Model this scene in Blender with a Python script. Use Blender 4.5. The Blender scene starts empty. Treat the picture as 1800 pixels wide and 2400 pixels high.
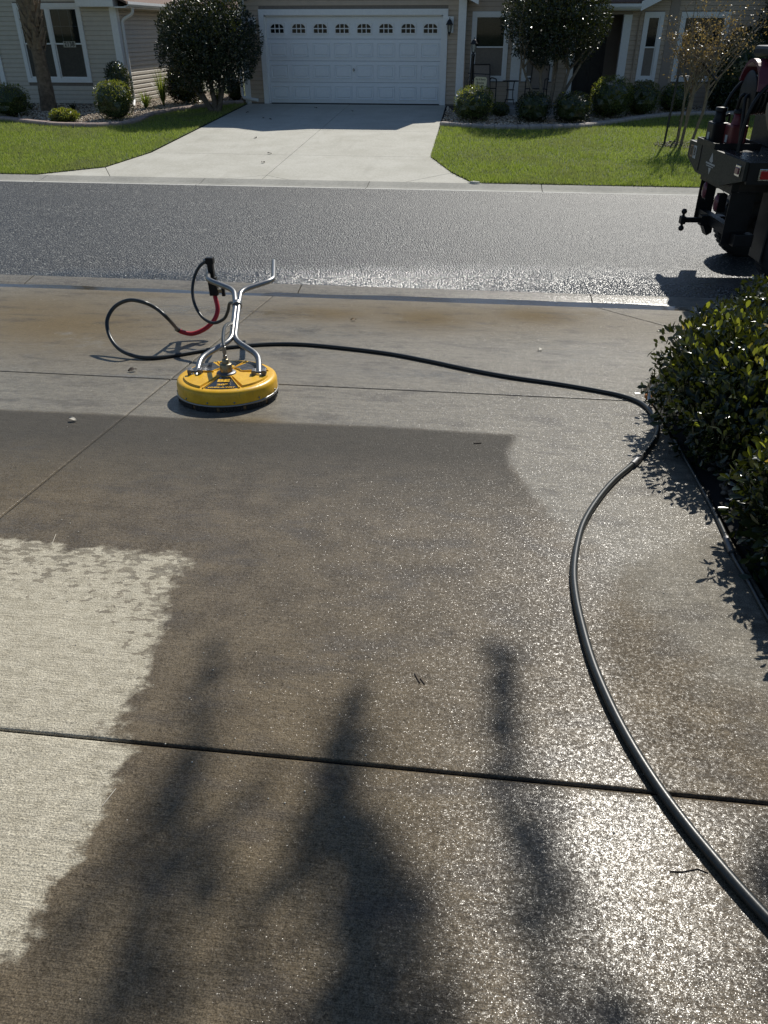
import bpy, bmesh, math, random
import numpy as np
from mathutils import Vector, Matrix, Euler, noise as mnoise

# ------------------------------------------------------------------ camera, sky, sun, exposure
scene = bpy.context.scene
F, PITCH, YAW, CZ = 1800.0, math.radians(32.05), math.radians(6.8), 1.6
cam_data = bpy.data.cameras.new("camera")
cam = bpy.data.objects.new("camera", cam_data)
scene.collection.objects.link(cam)
cam_data.sensor_fit = 'VERTICAL'
cam_data.sensor_height = 36.0
cam_data.lens = 36.0 * F / 2400.0
cam_data.clip_start = 0.05
cam_data.clip_end = 3000
cam.location = (0, 0, CZ)
cam.rotation_euler = (math.pi / 2 - PITCH, 0, YAW)
scene.camera = cam

SUN_AZ, SUN_EL = math.radians(17.0), math.radians(42.0)
SUN = Vector((math.sin(SUN_AZ) * math.cos(SUN_EL), math.cos(SUN_AZ) * math.cos(SUN_EL), math.sin(SUN_EL)))
world = bpy.data.worlds.new("World")
scene.world = world
world.use_nodes = True
wn = world.node_tree.nodes
sky = wn.new("ShaderNodeTexSky")
sky.sky_type = 'NISHITA'
sky.sun_disc = False
sky.sun_elevation = SUN_EL
sky.sun_rotation = SUN_AZ
sky.air_density = 1.0
sky.dust_density = 0.25
sky.ozone_density = 3.0
wn["Background"].inputs[1].default_value = 0.082
world.node_tree.links.new(sky.outputs[0], wn["Background"].inputs[0])
sd = bpy.data.lights.new("sun", 'SUN')
sd.energy = 5.0
sd.angle = math.radians(0.53)
sd.color = (1.0, 0.955, 0.87)
so = bpy.data.objects.new("sun", sd)
scene.collection.objects.link(so)
so.rotation_euler = SUN.to_track_quat('Z', 'Y').to_euler()
so.location = SUN * 60

vs = scene.view_settings
vs.view_transform = 'Standard'
vs.look = 'None'
vs.exposure = 0.0
vs.gamma = 1.0
vs.use_curve_mapping = False
scene.cycles.max_bounces = 5
scene.cycles.diffuse_bounces = 3
scene.cycles.glossy_bounces = 2
scene.cycles.transmission_bounces = 3
scene.cycles.transparent_max_bounces = 6
scene.cycles.use_denoising = True

random.seed(7)
rng = np.random.default_rng(11)
COL = scene.collection
TAU = math.tau

# ------------------------------------------------------------------ the lie of the land
NEAR_SLOPE = -0.09
Y_APRON, Y_ASPH, Y_FAR, Y_BACK, Y_HOUSE = 7.6, 8.10, 14.03, 14.62, 24.9
Z_ST = -0.70
PROF = [(-400, 0.36), (-4, 0.36), (7.6, -0.684), (8.1, -0.70), (14.03, -0.70), (14.62, -0.675), (24.9, -0.20), (45, -0.2), (90, -0.6), (400, -0.6)]


def gz(y):
    for (a, b), (c, d) in zip(PROF, PROF[1:]):
        if y <= c:
            return b + (d - b) * (y - a) / (c - a)
    return PROF[-1][1]


def ray(px, py):
    r = (px - 900) / F
    u = (1200 - py) / F
    f = math.cos(PITCH) + u * math.sin(PITCH)
    z = -math.sin(PITCH) + u * math.cos(PITCH)
    return (r * math.cos(YAW) - f * math.sin(YAW), r * math.sin(YAW) + f * math.cos(YAW), z)


def G(px, py, h=0.0):
    """point of the ground (raised by h) that shows at a place of the photograph"""
    d = ray(px, py)
    lo, hi = 0.0, 90.0
    for _ in range(50):
        m = (lo + hi) / 2
        if CZ + m * d[2] - gz(m * d[1]) - h > 0:
            lo = m
        else:
            hi = m
    return Vector((lo * d[0], lo * d[1], CZ + lo * d[2]))


def AY(px, py, Y):
    d = ray(px, py)
    t = Y / d[1]
    return Vector((t * d[0], Y, CZ + t * d[2]))


# ------------------------------------------------------------------ object helpers
def tag(o, label=None, cat=None, group=None, kind=None):
    if label:
        o["label"] = label
    if cat:
        o["category"] = cat
    if group:
        o["group"] = group
    if kind:
        o["kind"] = kind
    return o


def empty(name, loc=(0, 0, 0), rot=(0, 0, 0), parent=None):
    o = bpy.data.objects.new(name, None)
    COL.objects.link(o)
    o.location = loc
    o.rotation_euler = rot
    o.empty_display_size = 0.1
    if parent:
        o.parent = parent
    return o


def link(name, me, mat=None, parent=None):
    o = bpy.data.objects.new(name, me)
    COL.objects.link(o)
    if mat is not None and not me.materials:
        me.materials.append(mat)
    if parent is not None:
        o.parent = parent
    return o


class MB:
    """collects simple shapes and links them as one mesh object"""

    def __init__(self):
        self.v, self.f, self.s = [], [], []

    def add(self, vs, fs, smooth=False):
        n = len(self.v)
        self.v += [tuple(p) for p in vs]
        for f in fs:
            self.f.append(tuple(i + n for i in f))
            self.s.append(smooth)
        return self

    def box(self, x0, x1, y0, y1, z0, z1, M=None):
        vs = [Vector((x, y, z)) for z in (z0, z1) for y in (y0, y1) for x in (x0, x1)]
        if M is not None:
            vs = [M @ p for p in vs]
        return self.add(vs, [(0, 2, 3, 1), (4, 5, 7, 6), (0, 1, 5, 4), (2, 6, 7, 3), (0, 4, 6, 2), (1, 3, 7, 5)])

    def bbox(self, x0, x1, y0, y1, z0, z1, b, M=None):
        """bevelled box"""
        bm = bmesh.new()
        bmesh.ops.create_cube(bm, size=1.0)
        for p in bm.verts:
            p.co = Vector(((x0 + x1) / 2 + p.co.x * (x1 - x0), (y0 + y1) / 2 + p.co.y * (y1 - y0), (z0 + z1) / 2 + p.co.z * (z1 - z0)))
        bmesh.ops.bevel(bm, geom=list(bm.edges), offset=b, segments=2, profile=0.6, affect='EDGES')
        if M is not None:
            bmesh.ops.transform(bm, matrix=M, verts=bm.verts)
        return self.bm(bm)

    def bm(self, bm, smooth=False):
        bm.verts.index_update()
        self.add([p.co for p in bm.verts], [[q.index for q in f.verts] for f in bm.faces], smooth)
        bm.free()
        return self

    def tube(self, pts, r, n=10, cap=True, radii=None):
        pts = [Vector(p) for p in pts]
        m = len(pts)
        T = []
        for i in range(m):
            a = pts[max(i - 1, 0)]
            b = pts[min(i + 1, m - 1)]
            T.append((b - a).normalized())
        u = T[0].orthogonal().normalized()
        vs, fs = [], []
        for i in range(m):
            if i:
                q = T[i - 1].rotation_difference(T[i])
                u = (q @ u).normalized()
            w = T[i].cross(u)
            rr = radii[i] if radii else r
            for k in range(n):
                a = TAU * k / n
                vs.append(pts[i] + (u * math.cos(a) + w * math.sin(a)) * rr)
        for i in range(m - 1):
            for k in range(n):
                fs.append((i * n + k, i * n + (k + 1) % n, (i + 1) * n + (k + 1) % n, (i + 1) * n + k))
        self.add(vs, fs, True)
        if cap:
            self.add([vs[k] for k in range(n)], [tuple(reversed(range(n)))])
            self.add([vs[(m - 1) * n + k] for k in range(n)], [tuple(range(n))])
        return self

    def lathe(self, prof, n=32, M=None, smooth=True, a0=0.0, a1=TAU):
        full = abs(a1 - a0 - TAU) < 1e-6
        k = n if full else n + 1
        vs, fs = [], []
        for (r, z) in prof:
            for i in range(k):
                a = a0 + (a1 - a0) * i / n
                p = Vector((r * math.cos(a), r * math.sin(a), z))
                vs.append(M @ p if M is not None else p)
        for j in range(len(prof) - 1):
            for i in range(n):
                i2 = (i + 1) % k
                fs.append((j * k + i, j * k + i2, (j + 1) * k + i2, (j + 1) * k + i))
        return self.add(vs, fs, smooth)

    def prism(self, poly, z0, z1, M=None):
        """poly: list of xy, counter clockwise"""
        n = len(poly)
        vs = [Vector((x, y, z0)) for x, y in poly] + [Vector((x, y, z1)) for x, y in poly]
        if M is not None:
            vs = [M @ p for p in vs]
        fs = [tuple(reversed(range(n))), tuple(range(n, 2 * n))]
        fs += [(i, (i + 1) % n, n + (i + 1) % n, n + i) for i in range(n)]
        return self.add(vs, fs)

    def mesh(self, name):
        me = bpy.data.meshes.new(name)
        me.from_pydata(self.v, [], self.f)
        me.polygons.foreach_set("use_smooth", self.s)
        me.update()
        return me

    def build(self, name, mat, parent=None):
        return link(name, self.mesh(name), mat, parent)


def smooth_path(pts, per=8):
    """Catmull-Rom through the points"""
    pts = [Vector(p) for p in pts]
    P = [2 * pts[0] - pts[1]] + pts + [2 * pts[-1] - pts[-2]]
    out = []
    for i in range(1, len(P) - 2):
        p0, p1, p2, p3 = P[i - 1], P[i], P[i + 1], P[i + 2]
        for k in range(per):
            t = k / per
            out.append(0.5 * ((2 * p1) + (p2 - p0) * t + (2 * p0 - 5 * p1 + 4 * p2 - p3) * t * t + (3 * p1 - p0 - 3 * p2 + p3) * t ** 3))
    out.append(pts[-1])
    return out


def rounded(pts, r, seg=5):
    """polyline with rounded bends"""
    pts = [Vector(p) for p in pts]
    out = [pts[0]]
    for a, b, c in zip(pts, pts[1:], pts[2:]):
        d1 = (a - b)
        d2 = (c - b)
        k = min(r, d1.length * 0.45, d2.length * 0.45)
        p = b + d1.normalized() * k
        q = b + d2.normalized() * k
        for i in range(seg + 1):
            t = i / seg
            out.append((1 - t) ** 2 * p + 2 * t * (1 - t) * b + t * t * q)
    out.append(pts[-1])
    return out


def np_mesh(name, V, faces_flat, loop_total):
    """mesh from numpy arrays; every face has loop_total corners"""
    me = bpy.data.meshes.new(name)
    nf = len(faces_flat) // loop_total
    me.vertices.add(len(V))
    me.vertices.foreach_set("co", np.ascontiguousarray(V, dtype=np.float32).ravel())
    me.loops.add(len(faces_flat))
    me.loops.foreach_set("vertex_index", np.ascontiguousarray(faces_flat, dtype=np.int32))
    me.polygons.add(nf)
    me.polygons.foreach_set("loop_start", np.arange(0, nf * loop_total, loop_total, dtype=np.int32))
    me.update(calc_edges=True)
    me.validate()
    return me


def text_mesh(name, body, size, parent, mat, loc, rot, width=None, bold=0.0, ext=0.0006, align='CENTER'):
    cu = bpy.data.curves.new(name, 'FONT')
    cu.body = body
    cu.size = size
    cu.align_x = align
    cu.align_y = 'CENTER'
    cu.extrude = ext
    cu.offset = bold
    cu.resolution_u = 3
    t = bpy.data.objects.new(name + "_curve", cu)
    COL.objects.link(t)
    bpy.context.view_layer.update()
    me = bpy.data.meshes.new_from_object(t)
    bpy.data.objects.remove(t)
    bpy.data.curves.remove(cu)
    if width:
        xs = [v.co.x for v in me.vertices]
        k = width / (max(xs) - min(xs))
        for v in me.vertices:
            v.co.x *= k
    me.materials.clear()
    o = link(name, me, mat, parent)
    o.location = loc
    o.rotation_euler = rot
    return o


# ------------------------------------------------------------------ materials
class NT:
    def __init__(self, name):
        self.m = bpy.data.materials.new(name)
        self.m.use_nodes = True
        self.t = self.m.node_tree
        self.b = self.t.nodes["Principled BSDF"]
        self.out = self.t.nodes["Material Output"]

    def n(self, typ, **kw):
        x = self.t.nodes.new(typ)
        for k, v in kw.items():
            setattr(x, k, v)
        return x

    def val(self, sock, v):
        if hasattr(v, "is_linked") or hasattr(v, "links"):
            self.t.links.new(v, sock)
        else:
            if sock.type == 'RGBA' and not hasattr(v, '__len__'):
                v = (v, v, v, 1)
            if sock.type == 'RGBA' and len(v) == 3:
                v = (*v, 1)
            sock.default_value = v

    def pos(self):
        return self.n("ShaderNodeNewGeometry").outputs["Position"]

    def obj(self):
        return self.n("ShaderNodeTexCoord").outputs["Object"]

    def island(self):
        return self.n("ShaderNodeNewGeometry").outputs["Random Per Island"]

    def orand(self):
        return self.n("ShaderNodeObjectInfo").outputs["Random"]

    def mul3(self, v, s):
        x = self.n("ShaderNodeVectorMath", operation='MULTIPLY')
        self.val(x.inputs[0], v)
        x.inputs[1].default_value = s
        return x.outputs[0]

    def noise(self, v, scale, detail=3, rough=0.55, dist=0.0):
        x = self.n("ShaderNodeTexNoise")
        self.val(x.inputs["Vector"], v)
        x.inputs["Scale"].default_value = scale
        x.inputs["Detail"].default_value = detail
        x.inputs["Roughness"].default_value = rough
        x.inputs["Distortion"].default_value = dist
        return x.outputs["Fac"]

    def voro(self, v, scale, feature='F1', out="Distance"):
        x = self.n("ShaderNodeTexVoronoi", feature=feature)
        self.val(x.inputs["Vector"], v)
        x.inputs["Scale"].default_value = scale
        return x.outputs[out]

    def math(self, op, a, b=None, c=None, clamp=False):
        x = self.n("ShaderNodeMath", operation=op, use_clamp=clamp)
        self.val(x.inputs[0], a)
        if b is not None:
            self.val(x.inputs[1], b)
        if c is not None:
            self.val(x.inputs[2], c)
        return x.outputs[0]

    def step(self, v, a, b, lo=0.0, hi=1.0):
        x = self.n("ShaderNodeMapRange", interpolation_type='SMOOTHSTEP')
        self.val(x.inputs[0], v)
        x.inputs[1].default_value = a
        x.inputs[2].default_value = b
        x.inputs[3].default_value = lo
        x.inputs[4].default_value = hi
        return x.outputs[0]

    def mix(self, f, a, b, mode='MIX'):
        x = self.n("ShaderNodeMix", data_type='RGBA', blend_type=mode)
        self.val(x.inputs[0], f)
        self.val(x.inputs[6], a)
        self.val(x.inputs[7], b)
        return x.outputs[2]

    def mixf(self, f, a, b):
        x = self.n("ShaderNodeMix", data_type='FLOAT')
        self.val(x.inputs[0], f)
        self.val(x.inputs[2], a)
        self.val(x.inputs[3], b)
        return x.outputs[0]

    def ramp(self, f, stops):
        x = self.n("ShaderNodeValToRGB")
        self.val(x.inputs[0], f)
        e = x.color_ramp.elements
        while len(e) < len(stops):
            e.new(0.5)
        for s, (p, c) in zip(e, stops):
            s.position = p
            s.color = (*c, 1)
        return x.outputs[0]

    def attr(self, name):
        return self.n("ShaderNodeAttribute", attribute_name=name).outputs["Fac"]

    def bump(self, h, strength, dist, normal=None):
        x = self.n("ShaderNodeBump")
        self.val(x.inputs["Height"], h)
        self.val(x.inputs["Strength"], strength)
        x.inputs["Distance"].default_value = dist
        if normal is not None:
            self.val(x.inputs["Normal"], normal)
        return x.outputs[0]

    def set(self, **kw):
        names = dict(color="Base Color", rough="Roughness", metal="Metallic", normal="Normal", spec="Specular IOR Level",
                     ior="IOR", coat="Coat Weight", coat_rough="Coat Roughness", trans="Transmission Weight", alpha="Alpha", sheen="Sheen Weight",
                     coat_normal="Coat Normal", tint="Specular Tint")
        for k, v in kw.items():
            self.val(self.b.inputs[names[k]], v)
        return self.m


M = {}


def plain(key, col, rough=0.6, metal=0.0, spec=0.5, var=0.12, scale=18.0, bump=0.0, bscale=60.0, coat=0.0):
    """paint, plastic, metal: a colour with wear-like variation"""
    t = NT(key)
    p = t.obj()
    n1 = t.noise(p, scale, 4)
    n2 = t.noise(p, scale * 7, 3)
    f = t.math('ADD', t.math('MULTIPLY', n1, 0.65), t.math('MULTIPLY', n2, 0.35))
    lo = tuple(c * (1 - var) for c in col)
    hi = tuple(min(1, c * (1 + var)) for c in col)
    t.set(color=t.mix(t.step(f, 0.3, 0.7), lo, hi), metal=metal, spec=spec, coat=coat)
    t.set(rough=t.step(n2, 0.25, 0.8, max(0.02, rough - 0.08), min(1, rough + 0.12)))
    if bump:
        t.set(normal=t.bump(t.noise(p, bscale, 4), bump, 0.01))
    M[key] = t.m
    return t.m


SPARK = 0.25


def make_concrete_near():
    t = NT("driveway_concrete")
    p = t.pos()
    dry_d, dark_d, film, brown, mott = (t.attr(a) for a in ("dry", "dark", "film", "brown", "mottle"))
    matte = t.math('MULTIPLY', t.attr("matte"), t.step(dark_d, -0.03, 0.04))
    big = t.noise(p, 1.7, 4)
    n6 = t.noise(p, 7, 4, 0.6)
    n25 = t.noise(p, 26, 3, 0.6)
    n90 = t.noise(p, 95, 2, 0.6)
    grit = t.noise(p, 260, 2, 0.75)
    pb = t.mul3(p, (9, 260, 9))
    broom = t.noise(pb, 1.0, 2, 0.65)
    pb2 = t.mul3(p, (2.2, 46, 2.2))
    broom2 = t.noise(pb2, 1.0, 2, 0.6)
    # dry island with ragged, spattered rim
    rim = t.math('ADD', t.math('MULTIPLY', t.math('SUBTRACT', n6, 0.5), 0.22), t.math('MULTIPLY', t.math('SUBTRACT', n25, 0.5), 0.045))
    d = t.math('ADD', dry_d, rim)
    ps = t.mul3(p, (1.0, 1.7, 1.0))
    spat = t.noise(ps, 21, 3, 0.55)
    ds = t.math('SUBTRACT', d, t.math('MULTIPLY', mott, t.step(spat, 0.47, 0.70)))
    dry = t.mixf(0.62, t.step(d, -0.012, 0.018), t.step(ds, -0.02, 0.03))
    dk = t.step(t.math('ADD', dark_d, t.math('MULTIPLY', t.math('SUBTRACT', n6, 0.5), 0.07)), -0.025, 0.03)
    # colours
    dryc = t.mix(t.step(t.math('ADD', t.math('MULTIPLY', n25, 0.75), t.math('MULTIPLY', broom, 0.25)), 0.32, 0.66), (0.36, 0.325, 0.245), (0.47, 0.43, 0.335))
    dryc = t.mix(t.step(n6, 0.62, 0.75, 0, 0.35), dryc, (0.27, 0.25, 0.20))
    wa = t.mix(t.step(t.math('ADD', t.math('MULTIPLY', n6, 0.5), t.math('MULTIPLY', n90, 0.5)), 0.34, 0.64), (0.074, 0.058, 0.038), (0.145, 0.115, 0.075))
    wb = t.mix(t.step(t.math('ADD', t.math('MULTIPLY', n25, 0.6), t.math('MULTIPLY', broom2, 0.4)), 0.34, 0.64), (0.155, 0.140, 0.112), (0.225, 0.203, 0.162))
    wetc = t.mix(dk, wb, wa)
    wetc = t.mix(t.math('MULTIPLY', brown, t.step(t.math('ADD', t.math('MULTIPLY', big, 0.6), t.math('MULTIPLY', n6, 0.4)), 0.28, 0.44)), wetc, (0.152, 0.114, 0.062))
    stain = t.step(t.noise(t.mul3(p, (1.0, 2.2, 1.0)), 3.1, 5, 0.62), 0.50, 0.70, 0, 0.55)
    wetc = t.mix(stain, wetc, (0.072, 0.062, 0.052))
    wetc = t.mix(t.math('MULTIPLY', matte, 0.9), wetc, (0.078, 0.072, 0.062))
    damp, soak = t.attr("damp"), t.attr("soak")
    sheen = t.math('SUBTRACT', t.math('SUBTRACT', 1.0, t.math('MULTIPLY', damp, 0.65)), t.math('MAXIMUM', t.math('MULTIPLY', matte, 0.75), t.math('MULTIPLY', brown, 0.85)))
    sheen = t.math('MAXIMUM', sheen, 0.05)
    col = t.mix(dry, wetc, dryc)
    pits = t.step(n90, 0.30, 0.42, 0.5, 1.0)
    pm = t.step(n25, 0.5, 0.62)
    col = t.mix(t.math('MULTIPLY', pm, 0.8), col, t.mix(1.0, col, pits, 'MULTIPLY'))
    col = t.mix(1.0, col, t.step(grit, 0.34, 0.66, 0.58, 1.38), 'MULTIPLY')
    col = t.mix(1.0, col, t.step(broom, 0.36, 0.6, 0.84, 1.08), 'MULTIPLY')
    # water: a broad sheen from the wet grain plus tiny facets of water that catch the sun
    filmm = t.math('MULTIPLY', film, t.step(t.math('ADD', t.math('MULTIPLY', broom2, 0.55), t.math('MULTIPLY', n6, 0.45)), 0.40, 0.56))
    wetm = t.math('SUBTRACT', 1.0, dry)
    filmm = t.math('MULTIPLY', filmm, wetm)
    rough = t.mixf(dry, t.mixf(filmm, 0.55, 0.12), 0.9)
    t.set(color=col, rough=rough, spec=t.mixf(dry, t.math('MULTIPLY', sheen, 0.14), 0.25))
    grain = t.math('ADD', t.math('MULTIPLY', t.voro(p, 150), 0.7), t.math('MULTIPLY', t.noise(p, 220, 2, 0.7), 1.1))
    h = t.math('ADD', grain, t.math('MULTIPLY', broom, 1.0))
    strength = t.mixf(dry, t.mixf(filmm, 0.55, 0.04), 0.75)
    t.set(normal=t.bump(h, strength, 0.0035))
    cell = t.n("ShaderNodeTexVoronoi", feature='F1')
    t.val(cell.inputs["Vector"], t.mul3(p, (1, 1.25, 1)))
    cell.inputs["Scale"].default_value = 640
    tilt = t.n("ShaderNodeVectorMath", operation='SUBTRACT')
    t.val(tilt.inputs[0], cell.outputs["Color"])
    tilt.inputs[1].default_value = (0.5, 0.5, 0.5)
    soft = t.n("ShaderNodeTexNoise")
    t.val(soft.inputs["Vector"], p)
    soft.inputs["Scale"].default_value = 90
    soft.inputs["Detail"].default_value = 2
    tilt2 = t.n("ShaderNodeVectorMath", operation='SUBTRACT')
    t.val(tilt2.inputs[0], soft.outputs["Color"])
    tilt2.inputs[1].default_value = (0.5, 0.5, 0.5)
    cell2 = t.n("ShaderNodeTexVoronoi", feature='F1')
    t.val(cell2.inputs["Vector"], t.mul3(p, (0.8, 1.3, 1)))
    cell2.inputs["Scale"].default_value = 400
    tilt3 = t.n("ShaderNodeVectorMath", operation='SUBTRACT')
    t.val(tilt3.inputs[0], cell2.outputs["Color"])
    tilt3.inputs[1].default_value = (0.5, 0.5, 0.5)
    tsum = t.n("ShaderNodeVectorMath", operation='ADD')
    t.val(tsum.inputs[0], tilt.outputs[0])
    t.val(tsum.inputs[1], tilt3.outputs[0])
    ln = t.n("ShaderNodeVectorMath", operation='LENGTH')
    t.val(ln.inputs[0], tsum.outputs[0])
    tsc = t.n("ShaderNodeVectorMath", operation='SCALE')
    t.val(tsc.inputs[0], tsum.outputs[0])
    t.val(tsc.inputs["Scale"], t.math('MULTIPLY', ln.outputs["Value"], 1.3))
    ta = t.n("ShaderNodeVectorMath", operation='MULTIPLY')
    t.val(ta.inputs[0], tsc.outputs[0])
    ta.inputs[1].default_value = (SPARK, SPARK * 1.1, 0)
    tb2 = t.n("ShaderNodeVectorMath", operation='MULTIPLY_ADD')
    t.val(tb2.inputs[0], tilt2.outputs[0])
    tb2.inputs[1].default_value = (0.30, 0.38, 0)
    t.val(tb2.inputs[2], ta.outputs[0])
    flat_ = t.n("ShaderNodeVectorMath", operation='SCALE')
    t.val(flat_.inputs[0], tb2.outputs[0])
    t.val(flat_.inputs["Scale"], t.math('MULTIPLY_ADD', filmm, -0.93, 1.0))
    ad = t.n("ShaderNodeVectorMath", operation='ADD')
    t.val(ad.inputs[0], flat_.outputs[0])
    t.val(ad.inputs[1], t.n("ShaderNodeNewGeometry").outputs["Normal"])
    nrm = t.n("ShaderNodeVectorMath", operation='NORMALIZE')
    t.val(nrm.inputs[0], ad.outputs[0])
    t.set(coat=t.math('MULTIPLY', t.math('MULTIPLY', wetm, t.math('MAXIMUM', sheen, filmm)), t.mixf(filmm, t.math('ADD', t.step(n90, 0.38, 0.62, 0.10, 0.78), t.math('MULTIPLY', soak, 0.4)), 0.9)), coat_rough=t.mixf(filmm, 0.20, 0.06), coat_normal=nrm.outputs[0])
    t.b.inputs["Coat IOR"].default_value = 1.33
    M["drive"] = t.m


def make_concrete(key, lo, hi, rough=0.9, speck=True):
    t = NT(key)
    p = t.pos()
    n3 = t.noise(p, 1.3, 5, 0.6)
    n25 = t.noise(p, 22, 5, 0.65)
    n90 = t.noise(p, 140, 3, 0.6)
    col = t.mix(t.step(t.math('ADD', t.math('MULTIPLY', n3, 0.5), t.math('MULTIPLY', n25, 0.5)), 0.35, 0.65), lo, hi)
    col = t.mix(t.step(n90, 0.3, 0.72, 0.25, 0.0), col, tuple(c * 0.5 for c in lo))
    col = t.mix(t.step(t.noise(t.mul3(p, (3, 0.5, 1)), 1.0, 4), 0.55, 0.75, 0, 0.3), col, tuple(c * 0.72 for c in lo))
    t.set(color=col, rough=rough, spec=0.35, normal=t.bump(t.noise(t.mul3(p, (1, 4, 1)), 80, 3), 0.25, 0.004))
    M[key] = t.m


def make_asphalt():
    t = NT("asphalt")
    p = t.pos()
    cell = t.n("ShaderNodeTexVoronoi", feature='F1')
    t.val(cell.inputs["Vector"], p)
    cell.inputs["Scale"].default_value = 48
    sep = t.n("ShaderNodeSeparateColor")
    t.val(sep.inputs[0], cell.outputs["Color"])
    rnd, rnd2 = sep.outputs[0], sep.outputs[1]
    stones = t.ramp(rnd, [(0.0, (0.022, 0.024, 0.024)), (0.4, (0.06, 0.062, 0.06)), (0.75, (0.14, 0.142, 0.134)), (0.92, (0.30, 0.30, 0.27)), (1.0, (0.50, 0.50, 0.45))])
    gap = t.step(cell.outputs["Distance"], 0.35, 0.62)
    col = t.mix(gap, stones, (0.022, 0.023, 0.025))
    wear = t.noise(t.mul3(p, (0.25, 1.0, 1)), 1.1, 5, 0.6)
    col = t.mix(t.step(wear, 0.35, 0.7, 0.35, 0.0), col, (0.04, 0.042, 0.044))
    wet = t.attr("wet")
    wn_ = t.step(t.math('ADD', wet, t.math('MULTIPLY', t.math('SUBTRACT', t.noise(p, 3.5, 5, 0.65), 0.5), 0.7)), 0.25, 0.85)
    col = t.mix(wn_, col, t.mix(1.0, col, (0.62, 0.65, 0.68), 'MULTIPLY'))
    h = t.math('ADD', t.math('MULTIPLY', t.math('SUBTRACT', 1.0, cell.outputs["Distance"]), 1.0), t.math('MULTIPLY', rnd2, 0.55))
    t.set(color=col, rough=t.mixf(wn_, 0.52, 0.27), spec=t.mixf(wn_, 0.45, 0.9), normal=t.bump(h, 0.85, 0.012))
    M["asphalt"] = t.m


def make_leaf(key, stops, rough=0.35, trans=0.45, spec=0.5, tcol=(0.30, 0.36, 0.03)):
    t = NT(key)
    r = t.island()
    col = t.ramp(r, stops)
    t.set(color=col, rough=rough, spec=spec)
    tr = t.n("ShaderNodeBsdfTranslucent")
    t.val(tr.inputs[0], t.mix(0.6, col, tcol))
    mx = t.n("ShaderNodeMixShader")
    mx.inputs[0].default_value = trans
    t.t.links.new(t.b.outputs[0], mx.inputs[1])
    t.t.links.new(tr.outputs[0], mx.inputs[2])
    t.t.links.new(mx.outputs[0], t.out.inputs[0])
    M[key] = t.m


def make_glass(key, tint=(0.75, 0.8, 0.82), thru=0.75):
    t = NT(key)
    fr = t.n("ShaderNodeFresnel")
    fr.inputs[0].default_value = 1.5
    tr = t.n("ShaderNodeBsdfTransparent")
    tr.inputs[0].default_value = (*[c * thru for c in tint], 1)
    gl = t.n("ShaderNodeBsdfGlossy")
    gl.inputs["Roughness"].default_value = 0.03
    mx = t.n("ShaderNodeMixShader")
    f = t.math('MULTIPLY', fr.outputs[0], 0.42)
    t.t.links.new(f, mx.inputs[0])
    t.t.links.new(tr.outputs[0], mx.inputs[1])
    t.t.links.new(gl.outputs[0], mx.inputs[2])
    t.t.links.new(mx.outputs[0], t.out.inputs[0])
    M[key] = t.m


make_concrete_near()
make_concrete("far_concrete", (0.45, 0.435, 0.37), (0.57, 0.555, 0.49))
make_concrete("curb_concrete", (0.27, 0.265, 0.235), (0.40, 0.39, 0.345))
make_concrete("sunlit_lip_concrete", (0.52, 0.51, 0.46), (0.64, 0.63, 0.58))  # paler than the kerb: sunlight caught by the lip is put into the colour
make_asphalt()
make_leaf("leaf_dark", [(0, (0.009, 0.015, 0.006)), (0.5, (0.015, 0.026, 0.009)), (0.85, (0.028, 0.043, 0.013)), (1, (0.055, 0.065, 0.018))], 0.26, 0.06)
make_leaf("leaf_tree", [(0, (0.008, 0.014, 0.009)), (0.6, (0.016, 0.025, 0.013)), (0.92, (0.03, 0.042, 0.018)), (1, (0.06, 0.065, 0.026))], 0.32, 0.06, 0.4)
make_leaf("leaf_box", [(0, (0.026, 0.04, 0.014)), (0.5, (0.055, 0.078, 0.022)), (0.85, (0.11, 0.13, 0.03)), (1, (0.20, 0.18, 0.045))], 0.3, 0.38)
make_leaf("leaf_new", [(0, (0.07, 0.11, 0.016)), (0.5, (0.16, 0.20, 0.025)), (0.82, (0.30, 0.30, 0.04)), (0.94, (0.38, 0.20, 0.05)), (1, (0.36, 0.09, 0.05))], 0.26, 0.5, tcol=(0.36, 0.38, 0.03))
make_leaf("leaf_autumn", [(0, (0.03, 0.025, 0.015)), (0.5, (0.09, 0.06, 0.028)), (0.8, (0.22, 0.15, 0.06)), (1, (0.42, 0.33, 0.14))], 0.35, 0.35, tcol=(0.4, 0.28, 0.08))
make_leaf("leaf_strap", [(0, (0.05, 0.085, 0.02)), (0.6, (0.10, 0.15, 0.03)), (1, (0.20, 0.23, 0.06))], 0.35, 0.45)
t_ = NT("grass")
gc = t_.ramp(t_.island(), [(0, (0.12, 0.165, 0.035)), (0.45, (0.30, 0.37, 0.062)), (0.8, (0.42, 0.475, 0.10)), (1, (0.58, 0.56, 0.25))])
gp = t_.pos()
gpatch = t_.step(t_.math('ADD', t_.math('MULTIPLY', t_.noise(gp, 0.55, 4), 0.6), t_.math('MULTIPLY', t_.noise(gp, 2.6, 4), 0.4)), 0.46, 0.62)
gc = t_.mix(t_.math('MULTIPLY', gpatch, 0.75), gc, (0.27, 0.25, 0.13))
t_.set(color=gc, rough=0.45, spec=0.4)
gt_ = t_.n("ShaderNodeBsdfTranslucent")
t_.val(gt_.inputs[0], t_.mix(0.5, gc, (0.24, 0.34, 0.03)))
gm_ = t_.n("ShaderNodeMixShader")
gm_.inputs[0].default_value = 0.5
t_.t.links.new(t_.b.outputs[0], gm_.inputs[1])
t_.t.links.new(gt_.outputs[0], gm_.inputs[2])
t_.t.links.new(gm_.outputs[0], t_.out.inputs[0])
M["grass"] = t_.m
make_glass("glass")
make_glass("lamp_glass", (0.95, 0.95, 0.9), 0.9)
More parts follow.
